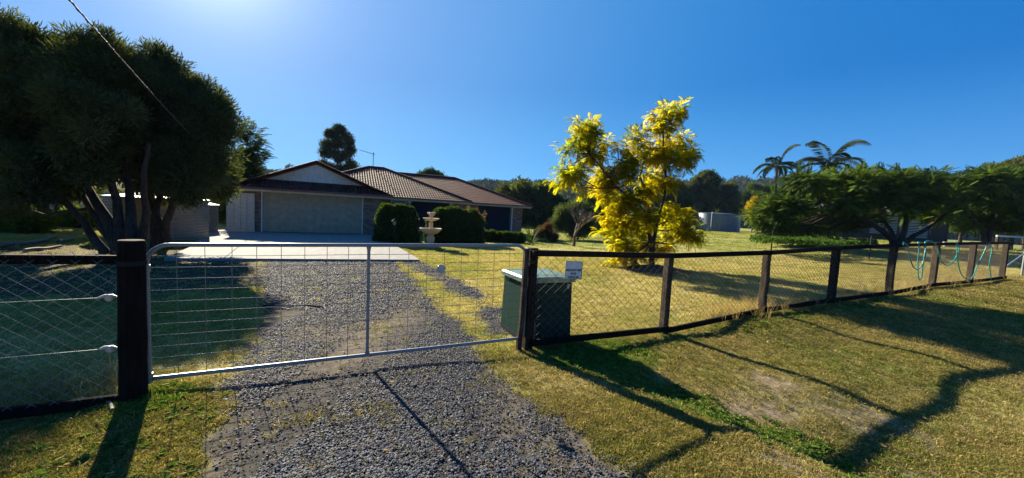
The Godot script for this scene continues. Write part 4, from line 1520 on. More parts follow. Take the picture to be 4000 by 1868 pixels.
	tree("umbrella_tree", "low spreading umbrella-shaped tree behind the hung garden hose", bp, [
		[stem_px(bp, [[3480, 930], [3430, 890], [3330, 840, -1], [3200, 780, -1]], 23.5), 0.2, 0.06], [stem_px(bp + Vector3(0.15, 0, 0), [[3520, 930], [3540, 860], [3500, 760, 1]], 23.5), 0.2, 0.05],
		[stem_px(bp + Vector3(0.3, 0, 0), [[3560, 930], [3640, 880], [3740, 800, -1]], 23.5), 0.18, 0.05], [stem_px(bp, [[3490, 920], [3440, 840, 2], [3380, 760, 3]], 23.5), 0.15, 0.05]],
		px_blobs([[2985, 844, 52, 0, 0.7], [3030, 794, 66, -1, 0.7], [3090, 744, 66, 1, 0.6], [3160, 722, 70, -1, 0.6], [3250, 712, 70, 1, 0.55], [3340, 702, 70, -1, 0.55], [3430, 707, 70, 1, 0.55], [3520, 702, 70, -1, 0.55], [3610, 707, 70, 1, 0.55], [3080, 824, 70, -1.5, 0.6], [3180, 794, 79, 1, 0.6], [3290, 784, 79, -1, 0.6], [3400, 774, 79, 1.5, 0.6], [3510, 779, 79, -1.5, 0.6], [3620, 784, 74, 0, 0.6], [3130, 874, 61, 0.5, 0.6], [3230, 864, 57, 2, 0.6], [3060, 894, 39, 0, 0.7], [3330, 844, 44, 2, 0.5], [2990, 870, 45, 0.5, 0.8], [3060, 880, 50, -0.5, 0.8], [3140, 895, 45, 0.5, 0.7], [3010, 905, 30, 0, 0.8], [3210, 895, 40, 1, 0.7], [3300, 860, 55, 1.5, 0.7], [3410, 850, 50, 2, 0.6], [3560, 830, 45, 2, 0.6], [3650, 840, 50, 1, 0.6], [3260, 740, 75, 0, 0.6], [3450, 735, 75, 0, 0.6], [3580, 735, 75, 0, 0.6]], 23.5),
		feath_g, 300, Vector2(0.75, 1.35), gp, M.bark, {"feather": true, "twig": 0.035, "lift": 0.0, "fill": 0.5})
	var bq := foot(3850, 950, 27)
	tree("umbrella_tree", "second umbrella-shaped tree spreading over the pergola", bq, [
		[stem_px(bq, [[3840, 900], [3780, 820], [3720, 740]], 27.0), 0.18, 0.05], [stem_px(bq + Vector3(0.2, 0, 0), [[3870, 890], [3920, 800], [3980, 720]], 27.0), 0.18, 0.05]],
		px_blobs([[3700, 712, 61, 0, 0.6], [3790, 702, 66, 1, 0.6], [3880, 712, 70, -1, 0.6], [3970, 712, 70, 1, 0.6], [4060, 722, 70, 0, 0.6], [3730, 774, 70, -1, 0.6], [3830, 779, 70, 1, 0.6], [3930, 784, 70, -1, 0.6], [4030, 794, 70, 0, 0.6], [3990, 854, 52, -1, 0.6], [3880, 844, 44, 1, 0.6], [4060, 874, 52, 0, 0.7], [3690, 830, 60, 1, 0.7], [3770, 850, 55, 1, 0.7], [3850, 870, 45, 2, 0.7], [3940, 880, 50, 1, 0.7], [3660, 740, 70, 0, 0.6], [3850, 730, 75, 0, 0.6]], 27.0),
		feath_g, 300, Vector2(0.75, 1.35), gp, M.bark, {"feather": true, "twig": 0.035, "lift": 0.0, "fill": 0.5})
	# mid-distance trees
	var mids := [["dense dark round tree just beyond the house's right end", 2060, 42.0, [[2060, 790, 80], [1990, 800, 60], [2120, 800, 70], [2050, 850, 80], [2140, 860, 60], [1980, 860, 50], [2180, 830, 45]]],
		["dark tree with a bare lower trunk behind the leafless frangipani", 2320, 36.0, [[2330, 850, 60], [2290, 820, 50], [2370, 820, 60], [2330, 910, 45], [2390, 880, 50]]],
		["dense dark tree behind the blue tank", 2760, 78.0, [[2760, 740, 60], [2700, 770, 55], [2820, 770, 55], [2740, 800, 60], [2840, 820, 45], [2680, 820, 50], [2775, 700, 34], [2730, 715, 26], [2850, 745, 26], [2670, 760, 24]]],
		["dark tree beside the yellow tree's right edge", 2620, 64.0, [[2625, 790, 48], [2570, 800, 42], [2665, 830, 42], [2600, 860, 55], [2640, 745, 30], [2600, 750, 24], [2545, 830, 35], [2670, 780, 26]]],
		["grey-green tree between blue tank and umbrella tree", 2940, 90.0, [[2930, 780, 42], [2970, 760, 45], [2900, 800, 36], [2950, 820, 40]]],
		["tall dark tree standing behind the pergola", 4010, 48.0, [[3960, 690, 60], [4020, 680, 60], [3900, 690, 45], [3990, 760, 70], [3900, 790, 60], [4060, 770, 60], [3830, 800, 50], [3940, 850, 55]]],
		["olive tree right of the slatted house", 3760, 44.0, [[3740, 850, 40], [3790, 860, 40], [3820, 830, 40], [3770, 800, 40], [3850, 870, 35]]],
		["bushy tree behind the house and the aerial", 1560, 75.0, [[1560, 700, 20], [1580, 695, 16], [1530, 705, 18]]],
		["dark tree far behind the left tanks", 560, 34.0, [[520, 800, 60], [600, 780, 60], [660, 800, 55], [450, 820, 55], [560, 860, 50]]],
		["sunlit green tree behind the big left tree", 700, 30.0, [[700, 720, 50], [760, 740, 45], [640, 730, 45], [730, 790, 50], [800, 790, 35], [620, 790, 40]]]]
	var k := 0
	for q in mids:
		var zz: float = q[2]
		var bb := foot(q[1], 900, zz)
		var cc: Array = dk if k in [0, 2, 3, 5, 8] else gr
		if k == 1: cc = [Color(0.03, 0.05, 0.02), Color(0.06, 0.09, 0.03), Color(0.09, 0.12, 0.04)]
		tree("shade_tree", q[0], bb, [[stem_px(bb, [[q[1], 850]], zz), 0.2, 0.1]], px_blobs(q[3], zz), bigd if cc == dk else big, 130, Vector2(0.55, 1.0), cc, M.bark, {"twig": 0.05})
		k += 1
	# soft green shrub by the frangipani
	var bs := foot(2255, 945, 27)
	tree("soft_shrub", "soft grey-green rounded shrub behind the leafless frangipani", bs, [[[bs, bs + Vector3(0.1, 1.2, 0)], 0.07, 0.04]], px_blobs([[2230, 850, 50], [2270, 830, 50], [2300, 860, 45], [2250, 890, 40], [2190, 870, 32]], 27.0), small, 420, Vector2(0.7, 1.2), [Color(0.05, 0.075, 0.035), Color(0.09, 0.12, 0.05), Color(0.13, 0.16, 0.07)], M.bark, {"cat": "shrub"})
	var bw := foot(2938, 890, 40)
	tree("yellow_bush", "small bright yellow bush peeping out left of the umbrella tree", bw, [[[bw, bw + Vector3(0, 1.6, 0)], 0.05, 0.03]], px_blobs([[2938, 800, 16], [2950, 785, 12], [2930, 815, 14], [2940, 840, 16]], 40.0), small, 420, Vector2(0.5, 0.9), [Color(0.4, 0.3, 0.02), Color(0.55, 0.4, 0.02)], M.bark, {"cat": "shrub"})
	palms()
	garden(hedge_leaf, glossy)
	forest()

func palms() -> void:
	var k := 0
	for q in [[3038, 650, 37.0, "shorter palm with drooping fronds above the umbrella tree"], [3235, 645, 35.0, "palm with tall arching fronds above the umbrella tree"]]:
		var c := at_depth(q[0], q[1], q[2])
		var b := Vector3(c.x, hgt(c.x, c.z) - 0.05, c.z)
		var t := thing("palm_tree", b, q[3], "palm")
		var m := MB.new()
		var ht := c.y - b.y
		var pts := []
		var rr := []
		for i in 9:
			pts.append(Vector3(sin(i * 0.5) * 0.06, -0.2 + (ht + 0.1) * i / 8.0, 0))
			rr.append(0.16 - 0.05 * i / 8.0)
		m.tube(pts, rr, 10)
		part("trunk", m, M.pale_bark, t)
		var angs := [[0.25, 1.35, 3.0], [2.6, 0.9, 2.5], [3.3, 0.5, 2.6], [0.0, 0.75, 2.4], [-0.6, 0.3, 2.3], [3.9, 0.2, 2.2], [1.5, 0.6, 2.2], [4.7, 0.6, 2.2], [2.2, 1.2, 1.6], [5.4, 0.2, 2.0], [1.0, 0.2, 2.0], [2.9, 0.1, 2.1]] if k == 0 else \
			[[0.2, 1.2, 4.3], [2.8, 1.15, 4.0], [3.2, 0.7, 3.6], [0.0, 0.7, 4.3], [-0.3, 0.45, 3.8], [3.6, 0.4, 3.2], [1.6, 0.9, 3.0], [4.7, 0.9, 3.0], [5.5, 0.3, 3.0], [2.3, 0.4, 3.0]]
		for a in angs:
			m = MB.new()
			var d := Vector3(cos(a[0]) * cos(a[1]), sin(a[1]), sin(a[0]) * cos(a[1])).normalized()
			var p := Vector3(0, ht, 0)
			var n := 22
			var L: float = a[2]
			var rp := [p]
			for i in n:
				var f := float(i) / n
				p += d * L / n
				rp.append(p)
				d = (d + Vector3(0, -0.115 * (0.4 + f * 1.3), 0)).normalized()
				if i < 2: continue
				var sx := d.cross(Vector3.UP).normalized()
				for s in [-1.0, 1.0]:
					for h in 3:
						var g := rv(0.7, 1.15)
						m.col = Color(0.055 * g, 0.075 * g, 0.04 * g)
						var dir: Vector3 = (sx * s + d * 0.6 + Vector3(0, -0.35 - f * 0.5 + rv(-0.2, 0.2), 0)).normalized()
						m.leaf(p - d * L / n * 0.33 * h, dir, d, L * 0.19 * sin(PI * (0.2 + 0.75 * f)) * 1.35, 0.06)
			m.col = Color(0.09, 0.1, 0.05)
			m.tube(rp, [0.03, 0.02, 0.01], 5, false)
			part("frond", m, M.leaf, t)
		k += 1

func clipped(called: String, label: String, base: Vector3, size: Vector3, turn: float, leaf: Mesh, n: int, cols: Array, o := {}) -> void:
	var t := thing(called, base, label, "hedge" if o.get("hedge", false) else "shrub", "", turn)
	var b := MB.new()
	for k in 7:
		var x := rv(-0.35, 0.35) * size.x
		b.tube([Vector3(x * 0.6, -0.1, 0), Vector3(x, size.y * 0.4, rv(-0.1, 0.1)), Vector3(x * 1.15, size.y * 0.8, rv(-0.2, 0.2))], [0.035, 0.025, 0.012], 6, false)
	part("stems", b, M.bark, t)
	var xf := []
	var cl := []
	for k in n:
		var p := Vector3(rv(-0.5, 0.5), rv(0, 1), rv(-0.5, 0.5))
		# most leaves sit near the clipped faces
		if rng.randf() < 0.75:
			var f := rng.randi() % 5
			if f == 0: p.x = 0.5 * signf(p.x)
			elif f == 1 or f == 2: p.z = 0.5 * signf(p.z)
			else: p.y = 1.0
		# round the corners and let the outline wander
		var q := Vector2(p.x, p.z) * (1.0 - 0.36 * pow(p.y, 3.0))
		var rr := maxf(absf(q.x), absf(q.y)) * 2.0
		var ll := q.length() * 2.0
		if ll > 1.0: q *= lerpf(1.0, rr / ll, 0.75) + 0.0
		var w := 1.0 + 0.24 * nz2.get_noise_3d(base.x + q.x * 2, p.y * 2, base.z + q.y * 2)
		var pos := Vector3(q.x * size.x * w, 0.03 + p.y * size.y * (1.0 + 0.2 * nz2.get_noise_2d(base.x + p.x * size.x * 1.6, 4.0)), q.y * size.z * w)
		var s := rv(0.8, 1.3)
		xf.append(Transform3D(turned((Vector3(p.x, p.y * 0.6, p.z) + rdir() * 0.6).normalized()).scaled(Vector3(s, s, s)), pos))
		var c: Color = cols[rng.randi() % cols.size()]
		cl.append(c)
	many("foliage", leaf, xf, cl, t)

func garden(hl: Mesh, glossy: Mesh) -> void:
	var hc := [Color(0.03, 0.055, 0.015), Color(0.05, 0.085, 0.022), Color(0.075, 0.115, 0.03), Color(0.04, 0.07, 0.02)]
	var a := gnd(1535, 948)
	clipped("clipped_hedge", "clipped dark hedge beside the garage's brick pier", a + Vector3(0, -0.02, -0.5), Vector3(1.75, 1.5, 1.0), atan(0.45), hl, 9000, hc, {"hedge": true})
	a = gnd(1770, 952)
	clipped("clipped_hedge", "longer clipped hedge between fountain and wide blind", a + Vector3(0, -0.02, -0.5), Vector3(2.75, 1.45, 1.0), atan(0.45), hl, 13000, hc, {"hedge": true})
	# tufts of pale blossom rising from the longer hedge
	var bl := thing("flowering_shrub", a + Vector3(0.55, 0, -0.75), "sprays of pale pink blossom standing above the longer hedge", "shrub")
	var b := MB.new()
	var xf := []
	var cl := []
	for k in 16:
		var x := rv(-0.7, 0.9)
		var y := rv(1.45, 1.95)
		b.tube([Vector3(x * 0.3, -0.05, 0), Vector3(x * 0.8, 1.0, rv(-0.1, 0.1)), Vector3(x, y, rv(-0.2, 0.2))], [0.012, 0.008, 0.004], 5, false)
		for j in 8:
			var s := rv(0.25, 0.5)
			xf.append(Transform3D(turned(rdir()).scaled(Vector3(s, s, s)), Vector3(x, y - j * 0.04, 0) + rdir() * 0.06))
			cl.append(Color(0.35, 0.2, 0.15) if rng.randf() < 0.6 else Color(0.09, 0.12, 0.03))
	part("stems", b, M.bark, bl)
	many("blossom", hl, xf, cl, bl)
	# low planting in front of the far blind
	var kk := 0
	for q in [[1905, 945, 0.45], [1945, 945, 0.35], [1985, 948, 0.4], [2020, 950, 0.4]]:
		var p := gnd(q[0], q[1])
		clipped("border_plant", ["low dark plant at the foot of the far blind, next to the longer hedge", "smallest low plant below the middle of the far blind", "low dark plant below the far blind's right edge", "low dark plant at the house's right downpipe"][kk], p + Vector3(0, -0.02, -0.3), Vector3(0.65, q[2], 0.5), 0, hl, 700, hc)
		kk += 1
	# strappy plant and reddish bush at the house's right end
	var pa := gnd(2075, 948)
	var ag := thing("strappy_plant", pa - Vector3(0, 0.02, 0), "dark strappy-leaved plant at the house's right corner", "plant")
	for k in 46:
		var m := MB.new()
		var an := rv(0, TAU)
		var el := rv(0.5, 1.4)
		var d := Vector3(cos(an) * cos(el), sin(el), sin(an) * cos(el))
		var L := rv(0.8, 1.45)
		var p := Vector3(d.x, 0, d.z) * 0.08
		var w := 0.06
		for i in 6:
			var q := p + d * L / 6
			var sd := d.cross(Vector3.UP).normalized()
			var g := rv(0.9, 1.1)
			m.col = Color(0.03 * g, 0.055 * g, 0.018 * g)
			m.quad(p + sd * w * 0.5, p - sd * w * 0.5, q - sd * w * 0.45, q + sd * w * 0.45)
			w *= 0.88
			p = q
			d = (d + Vector3(0, -0.2, 0)).normalized()
		part("leaf", m, M.leaf, ag)
	var pr := gnd(2130, 945)
	tree("red_bush", "reddish-brown twiggy bush right of the strappy plant", pr - Vector3(0, 0.02, 0), [[[pr, pr + Vector3(0, 0.5, 0)], 0.04, 0.03]], [[pr + Vector3(0, 0.75, -0.3), 0.55, 0.8], [pr + Vector3(0.45, 0.45, -0.3), 0.45, 0.8], [pr + Vector3(-0.35, 0.5, -0.3), 0.4, 0.8]], hl, 1500, Vector2(0.8, 1.3), [Color(0.08, 0.03, 0.022), Color(0.06, 0.045, 0.02), Color(0.13, 0.06, 0.035)], M.bark, {"cat": "shrub"})
	# leafless frangipani
	var fp := gnd(2240, 962)
	var ft := thing("frangipani_tree", fp, "small leafless frangipani with pale forking branches on the lawn", "tree")
	b = MB.new()
	var todo := [[Vector3(0, -0.1, 0), Vector3(0.02, 1, 0).normalized(), 0.07, 0.5, 0]]
	while todo.size():
		var t = todo.pop_back()
		var e: Vector3 = t[0] + t[1] * t[3]
		b.tube([t[0], t[0].lerp(e, 0.5) + rdir() * 0.025, e], [t[2], t[2] * 0.88, t[2] * 0.8], 7, t[4] >= 4)
		if t[4] < 5:
			for j in (3 if t[4] < 2 else 2):
				var an := rv(0, TAU)
				var nd: Vector3 = (t[1] + Vector3(cos(an), 0.25, sin(an)) * 0.8).normalized()
				todo.append([e, nd, t[2] * 0.72, t[3] * rv(0.72, 0.92), t[4] + 1])
	part("branches", b, M.pale_bark, ft)
	ft.scale = Vector3.ONE * 1.3

func forest() -> void:
	# the wooded slopes, too far to tell one tree from the next
	var crown := clump(150, 1.0, 0.5, 0.3, M.leaf_far, 1.0)
	var xf := []
	var cl := []
	for k in 5200:
		var z := -rv(175, 560)
		var x := rv(-0.75, 1.45) * -z
		if x < -500: continue
		if k < 1500:
			z = -rv(180, 260); x = rv(-0.3, 1.4) * -z
		# grassy clearings near the crest
		if nz.get_noise_2d(x * 0.03 + 9, z * 0.03) > 0.33 and z < -330: continue
		var s := rv(2.6, 5.2)
		var y := ridge(x, z) + s * 0.75
		xf.append(Transform3D(turned(Vector3(rv(-0.2, 0.2), 1, rv(-0.2, 0.2)).normalized()).scaled(Vector3(s, s * rv(0.9, 1.4), s)), Vector3(x, y, z)))
		var t := rv(0.6, 1.25)
		cl.append(Color(0.055 * t, 0.07 * t, 0.022 * t) if rng.randf() < 0.75 else Color(0.085 * t, 0.09 * t, 0.03 * t))
	var o := many("hill_forest", crown, xf, cl, self)
	tag(o, "distant woodland covering the ridge", "forest", "", "stuff")

# ---------------------------------------------------------------- smaller things
func corrugated_tank(called: String, label: String, px: float, py: float, r: float, hh: float, m: Material, back: float, ridges: int, roof: Material) -> void:
	# px, py: the foot of the tank's right-hand edge
	var e := gnd(px, py)
	# the line of sight grazes the tank at its right-hand edge
	var sight := Vector3(e.x, 0, e.z).normalized()
	var c := e + Vector3(sight.z, 0, -sight.x) * r + sight * back
	c.y = hgt(c.x, c.z) - 0.02
	var t := thing(called, c, label, "water tank")
	var b := MB.new()
	var prof := []
	for k in ridges * 4 + 1:
		var y := hh * k / (ridges * 4.0)
		prof.append(Vector2(r + 0.02 * sin(TAU * k / 4.0), y))
	b.lathe(prof, Vector3.ZERO, 48)
	part("wall", b, m, t)
	b = MB.new()
	b.lathe([Vector2(r + 0.05, hh - 0.03), Vector2(r + 0.05, hh + 0.01), Vector2(r * 0.5, hh + 0.14), Vector2(0.02, hh + 0.2)], Vector3.ZERO, 32, 0.012)
	part("roof", b, roof, t)
	b = MB.new()
	b.tube([Vector3(r * 0.45, hh + 0.13, 0.15), Vector3(r * 0.45, hh + 0.26, 0.15)], [0.16], 12)
	part("inlet", b, roof, t)

func details() -> void:
	corrugated_tank("rain_tank", "cream corrugated rain tank beside the paperbark trunks", 816, 927, 1.5, 1.52, M.tank_cream, 0.0, 14, M.zinc)
	corrugated_tank("rain_tank", "smaller cream corrugated tank half hidden behind the first, along the path", 852, 905, 1.3, 1.3, M.tank_cream, 0.0, 12, M.zinc)
	# blue-grey tank on the far lawn
	var bt := foot(2801, 905, 58)
	var t := thing("rain_tank", bt, "wide blue-grey steel tank on the far lawn", "water tank")
	var b := MB.new()
	var prof := []
	var r := 2.95
	var hh := 2.62
	for k in 26 * 4 + 1:
		prof.append(Vector2(r + 0.02 * sin(TAU * k / 4.0), hh * k / 104.0))
	b.lathe(prof, Vector3.ZERO, 64)
	part("wall", b, M.tank_blue, t)
	b = MB.new()
	b.lathe([Vector2(r + 0.03, hh - 0.05), Vector2(r + 0.05, hh), Vector2(r * 0.5, hh + 0.12), Vector2(0.02, hh + 0.18)], Vector3.ZERO, 48)
	part("roof", b, M.tank_blue, t)
	b = MB.new()
	var pd := Vector3(-0.72, 0, 0.75).normalized() * (r + 0.06)
	b.tube([pd + Vector3(0, 0.3, 0), pd + Vector3(0, hh + 0.02, 0), pd * 0.9 + Vector3(0, hh + 0.12, 0)], [0.06], 8)
	part("pipe", b, M.zinc, t)
	# ribbed cream screen left of the garage door
	var hx := Transform3D(Basis(Vector3.UP, atan(0.45)), Vector3(-8.35, 0.05, -21.19))
	var sp := hx * Vector3(-5.35, -0.02, 0.25)
	var sc := thing("side_screen", sp, "cream ribbed steel screen against the garage's left pier", "screen", "", atan(0.45))
	for k in 4:
		b = MB.new()
		var x := -0.55 + k * 0.26
		b.box(Vector3(x, 0.95, 0.0), Vector3(0.25, 1.86, 0.04))
		b.box(Vector3(x + 0.1, 0.95, 0.028), Vector3(0.05, 1.86, 0.02))
		part("panel", b, M.cream, sc)
	b = MB.new()
	b.box(Vector3(-0.16, 1.9, 0), Vector3(1.14, 0.05, 0.08))
	part("top_rail", b, M.cream, sc)
	b = MB.new()
	b.box(Vector3(-0.7, 0.93, 0), Vector3(0.06, 1.9, 0.06))
	b.box(Vector3(0.38, 0.93, 0), Vector3(0.06, 1.9, 0.06))
	part("end_post", b, M.cream, sc)
	fountain()
	lamps()
	hose()
	logs()
	neighbour()
	cable()
	ground_plants()
	pickets()

func fountain() -> void:
	var p := gnd(1680, 968)
	var f := thing("garden_fountain", p, "tiered sandstone-coloured fountain standing before the hedge", "fountain")
	var k := 1.5 / 1.6
	var b := MB.new()
	b.lathe([Vector2(0.26, -0.04), Vector2(0.27, 0.1), Vector2(0.2, 0.14), Vector2(0.15, 0.22), Vector2(0.19, 0.36), Vector2(0.2, 0.46), Vector2(0.13, 0.56), Vector2(0.16, 0.62)], Vector3.ZERO, 20, 0.03)
	part("pedestal", b, M.stone, f)
	b = MB.new()
	b.lathe([Vector2(0.14, 0.62), Vector2(0.3, 0.66), Vector2(0.44, 0.78), Vector2(0.5, 0.86), Vector2(0.5, 0.9), Vector2(0.46, 0.9), Vector2(0.38, 0.8), Vector2(0.1, 0.74)], Vector3.ZERO, 32, 0.012)
	part("lower_bowl", b, M.stone, f)
	b = MB.new()
	b.lathe([Vector2(0.1, 0.74), Vector2(0.12, 0.9), Vector2(0.08, 0.98), Vector2(0.1, 1.06), Vector2(0.09, 1.14), Vector2(0.06, 1.2), Vector2(0.1, 1.24)], Vector3.ZERO, 16, 0.03)
	part("stem", b, M.stone, f)
	b = MB.new()
	b.lathe([Vector2(0.09, 1.23), Vector2(0.22, 1.26), Vector2(0.36, 1.32), Vector2(0.385, 1.36), Vector2(0.35, 1.36), Vector2(0.1, 1.3)], Vector3.ZERO, 28, 0.015)
	part("upper_bowl", b, M.stone, f)
	# carved leafy finial with drooping lobes
	b = MB.new()
	b.lathe([Vector2(0.06, 1.3), Vector2(0.08, 1.4), Vector2(0.06, 1.48), Vector2(0.1, 1.54), Vector2(0.09, 1.6), Vector2(0.0, 1.64)], Vector3.ZERO, 14)
	for j in 7:
		var a := TAU * j / 7
		var d := Vector3(cos(a), 0, sin(a))
		b.tube([d * 0.05 + Vector3(0, 1.45, 0), d * 0.12 + Vector3(0, 1.56, 0), d * 0.17 + Vector3(0, 1.6, 0), d * 0.19 + Vector3(0, 1.55, 0)], [0.03, 0.04, 0.035, 0.012], 7)
	part("finial", b, M.stone, f)
	f.scale = Vector3(1, 1, 1) * k * 0.98

func lamps() -> void:
	var p := gnd(1538, 958)
	var l := thing("garden_lamp", p, "small pale lantern on a post in front of the hedge by the garage", "lamp")
	var b := MB.new()
	b.tube([Vector3(0, -0.1, 0), Vector3(0, 0.86, 0)], [0.022], 8)
	part("post", b, M.black, l)
	b = MB.new()
	b.lathe([Vector2(0.03, 0.86), Vector2(0.07, 0.9), Vector2(0.09, 1.02), Vector2(0.085, 1.03)], Vector3.ZERO, 12)
	part("lantern", b, M.box_lid, l)
	b = MB.new()
	b.lathe([Vector2(0.13, 1.02), Vector2(0.11, 1.06), Vector2(0.04, 1.1), Vector2(0.015, 1.15), Vector2(0.0, 1.16)], Vector3.ZERO, 12)
	part("cap", b, M.black, l)
	p = gnd(1876, 955)
	l = thing("garden_lamp", p, "slim black bollard lamp at the longer hedge's right end", "lamp")
	b = MB.new()
	b.tube([Vector3(0, -0.1, 0), Vector3(0, 0.62, 0)], [0.035], 10)
	part("post", b, M.black, l)
	b = MB.new()
	b.lathe([Vector2(0.06, 0.62), Vector2(0.065, 0.72), Vector2(0.05, 0.78), Vector2(0.0, 0.8)], Vector3.ZERO, 12)
	part("cap", b, M.black, l)

func hose() -> void:
	# one garden hose looped over the top rail of the far bays
	var pl := FP + FN * 0.125
	var px := [[3873, 1092, 0], [3866, 1030, 0], [3875, 985, 0], [3872, 958, 0], [3862, 951, 0.0], [3855, 962, 0], [3838, 1000, 0], [3812, 1055, 0], [3795, 1090, 0], [3765, 1082, 0], [3748, 1050, 0], [3740, 1000, 0], [3738, 965, 0], [3742, 944, 0], [3748, 962, 0], [3738, 1000, 0],
		[3712, 1032, 0], [3690, 1034, 0], [3672, 1005, 0], [3663, 968, 0], [3652, 944, 0], [3625, 946, 0], [3617, 970, 0], [3608, 1020, 0], [3601, 1080, 0], [3594, 1096, 0], [3587, 1080, 0], [3586, 1020, 0], [3592, 970, 0], [3597, 948, 0], [3612, 950, 0], [3618, 975, 0], [3605, 1030, 0], [3585, 1053, 0], [3566, 1040, 0], [3553, 1000, 0], [3547, 962, 0], [3540, 946, 0], [3530, 958, 0.0]]
	var pts := []
	var cv := Curve3D.new()
	var w := []
	for i in px.size():
		var q := on_plane(px[i][0], px[i][1], pl + FN * (0.012 * (i % 3)), FN)
		# the loops pass over the rail
		if px[i][1] < 953: q -= FN * 0.05
		w.append(q)
	var o: Vector3 = w[0]
	for i in w.size():
		var tn: Vector3 = (w[min(i + 1, w.size() - 1)] - w[max(i - 1, 0)]) * 0.2
		cv.add_point(w[i] - o, -tn, tn)
	var L := cv.get_baked_length()
	for i in 260:
		pts.append(cv.sample_baked(L * i / 259.0))
	var b := MB.new()
	b.tube(pts, [0.0125], 8)
	single("garden_hose", b, M.hose, o, "blue-green garden hose hung in loops over the far fence rail", "hose")

func logs() -> void:
	var ls := [[-20, 968, 190, 945, 0.07, "longest pale fallen branch on the ground by the big tree's stems"], [95, 985, 240, 968, 0.05, "shorter pale branch lying in front of the longest one"], [60, 962, 215, 928, 0.04, "thin pale branch lying behind the longest one"], [230, 950, 285, 938, 0.06, "short stub of branch at the foot of the big tree"]]
	for q in ls:
		var a := gnd(q[0], q[1])
		var c := gnd(q[2], q[3])
		var b := MB.new()
		var pts := []
		for k in 7:
			var p := a.lerp(c, k / 6.0)
			p.y = hgt(p.x, p.z) + q[4] * 0.7 + sin(k * 1.3) * 0.015
			pts.append(p - a)
		b.tube(pts, [q[4] * 1.1, q[4], q[4] * 1.05, q[4] * 0.9, q[4] * 0.95, q[4] * 0.8, q[4] * 0.6], 9)
		single("fallen_branch", b, M.log, a, q[5], "branch")

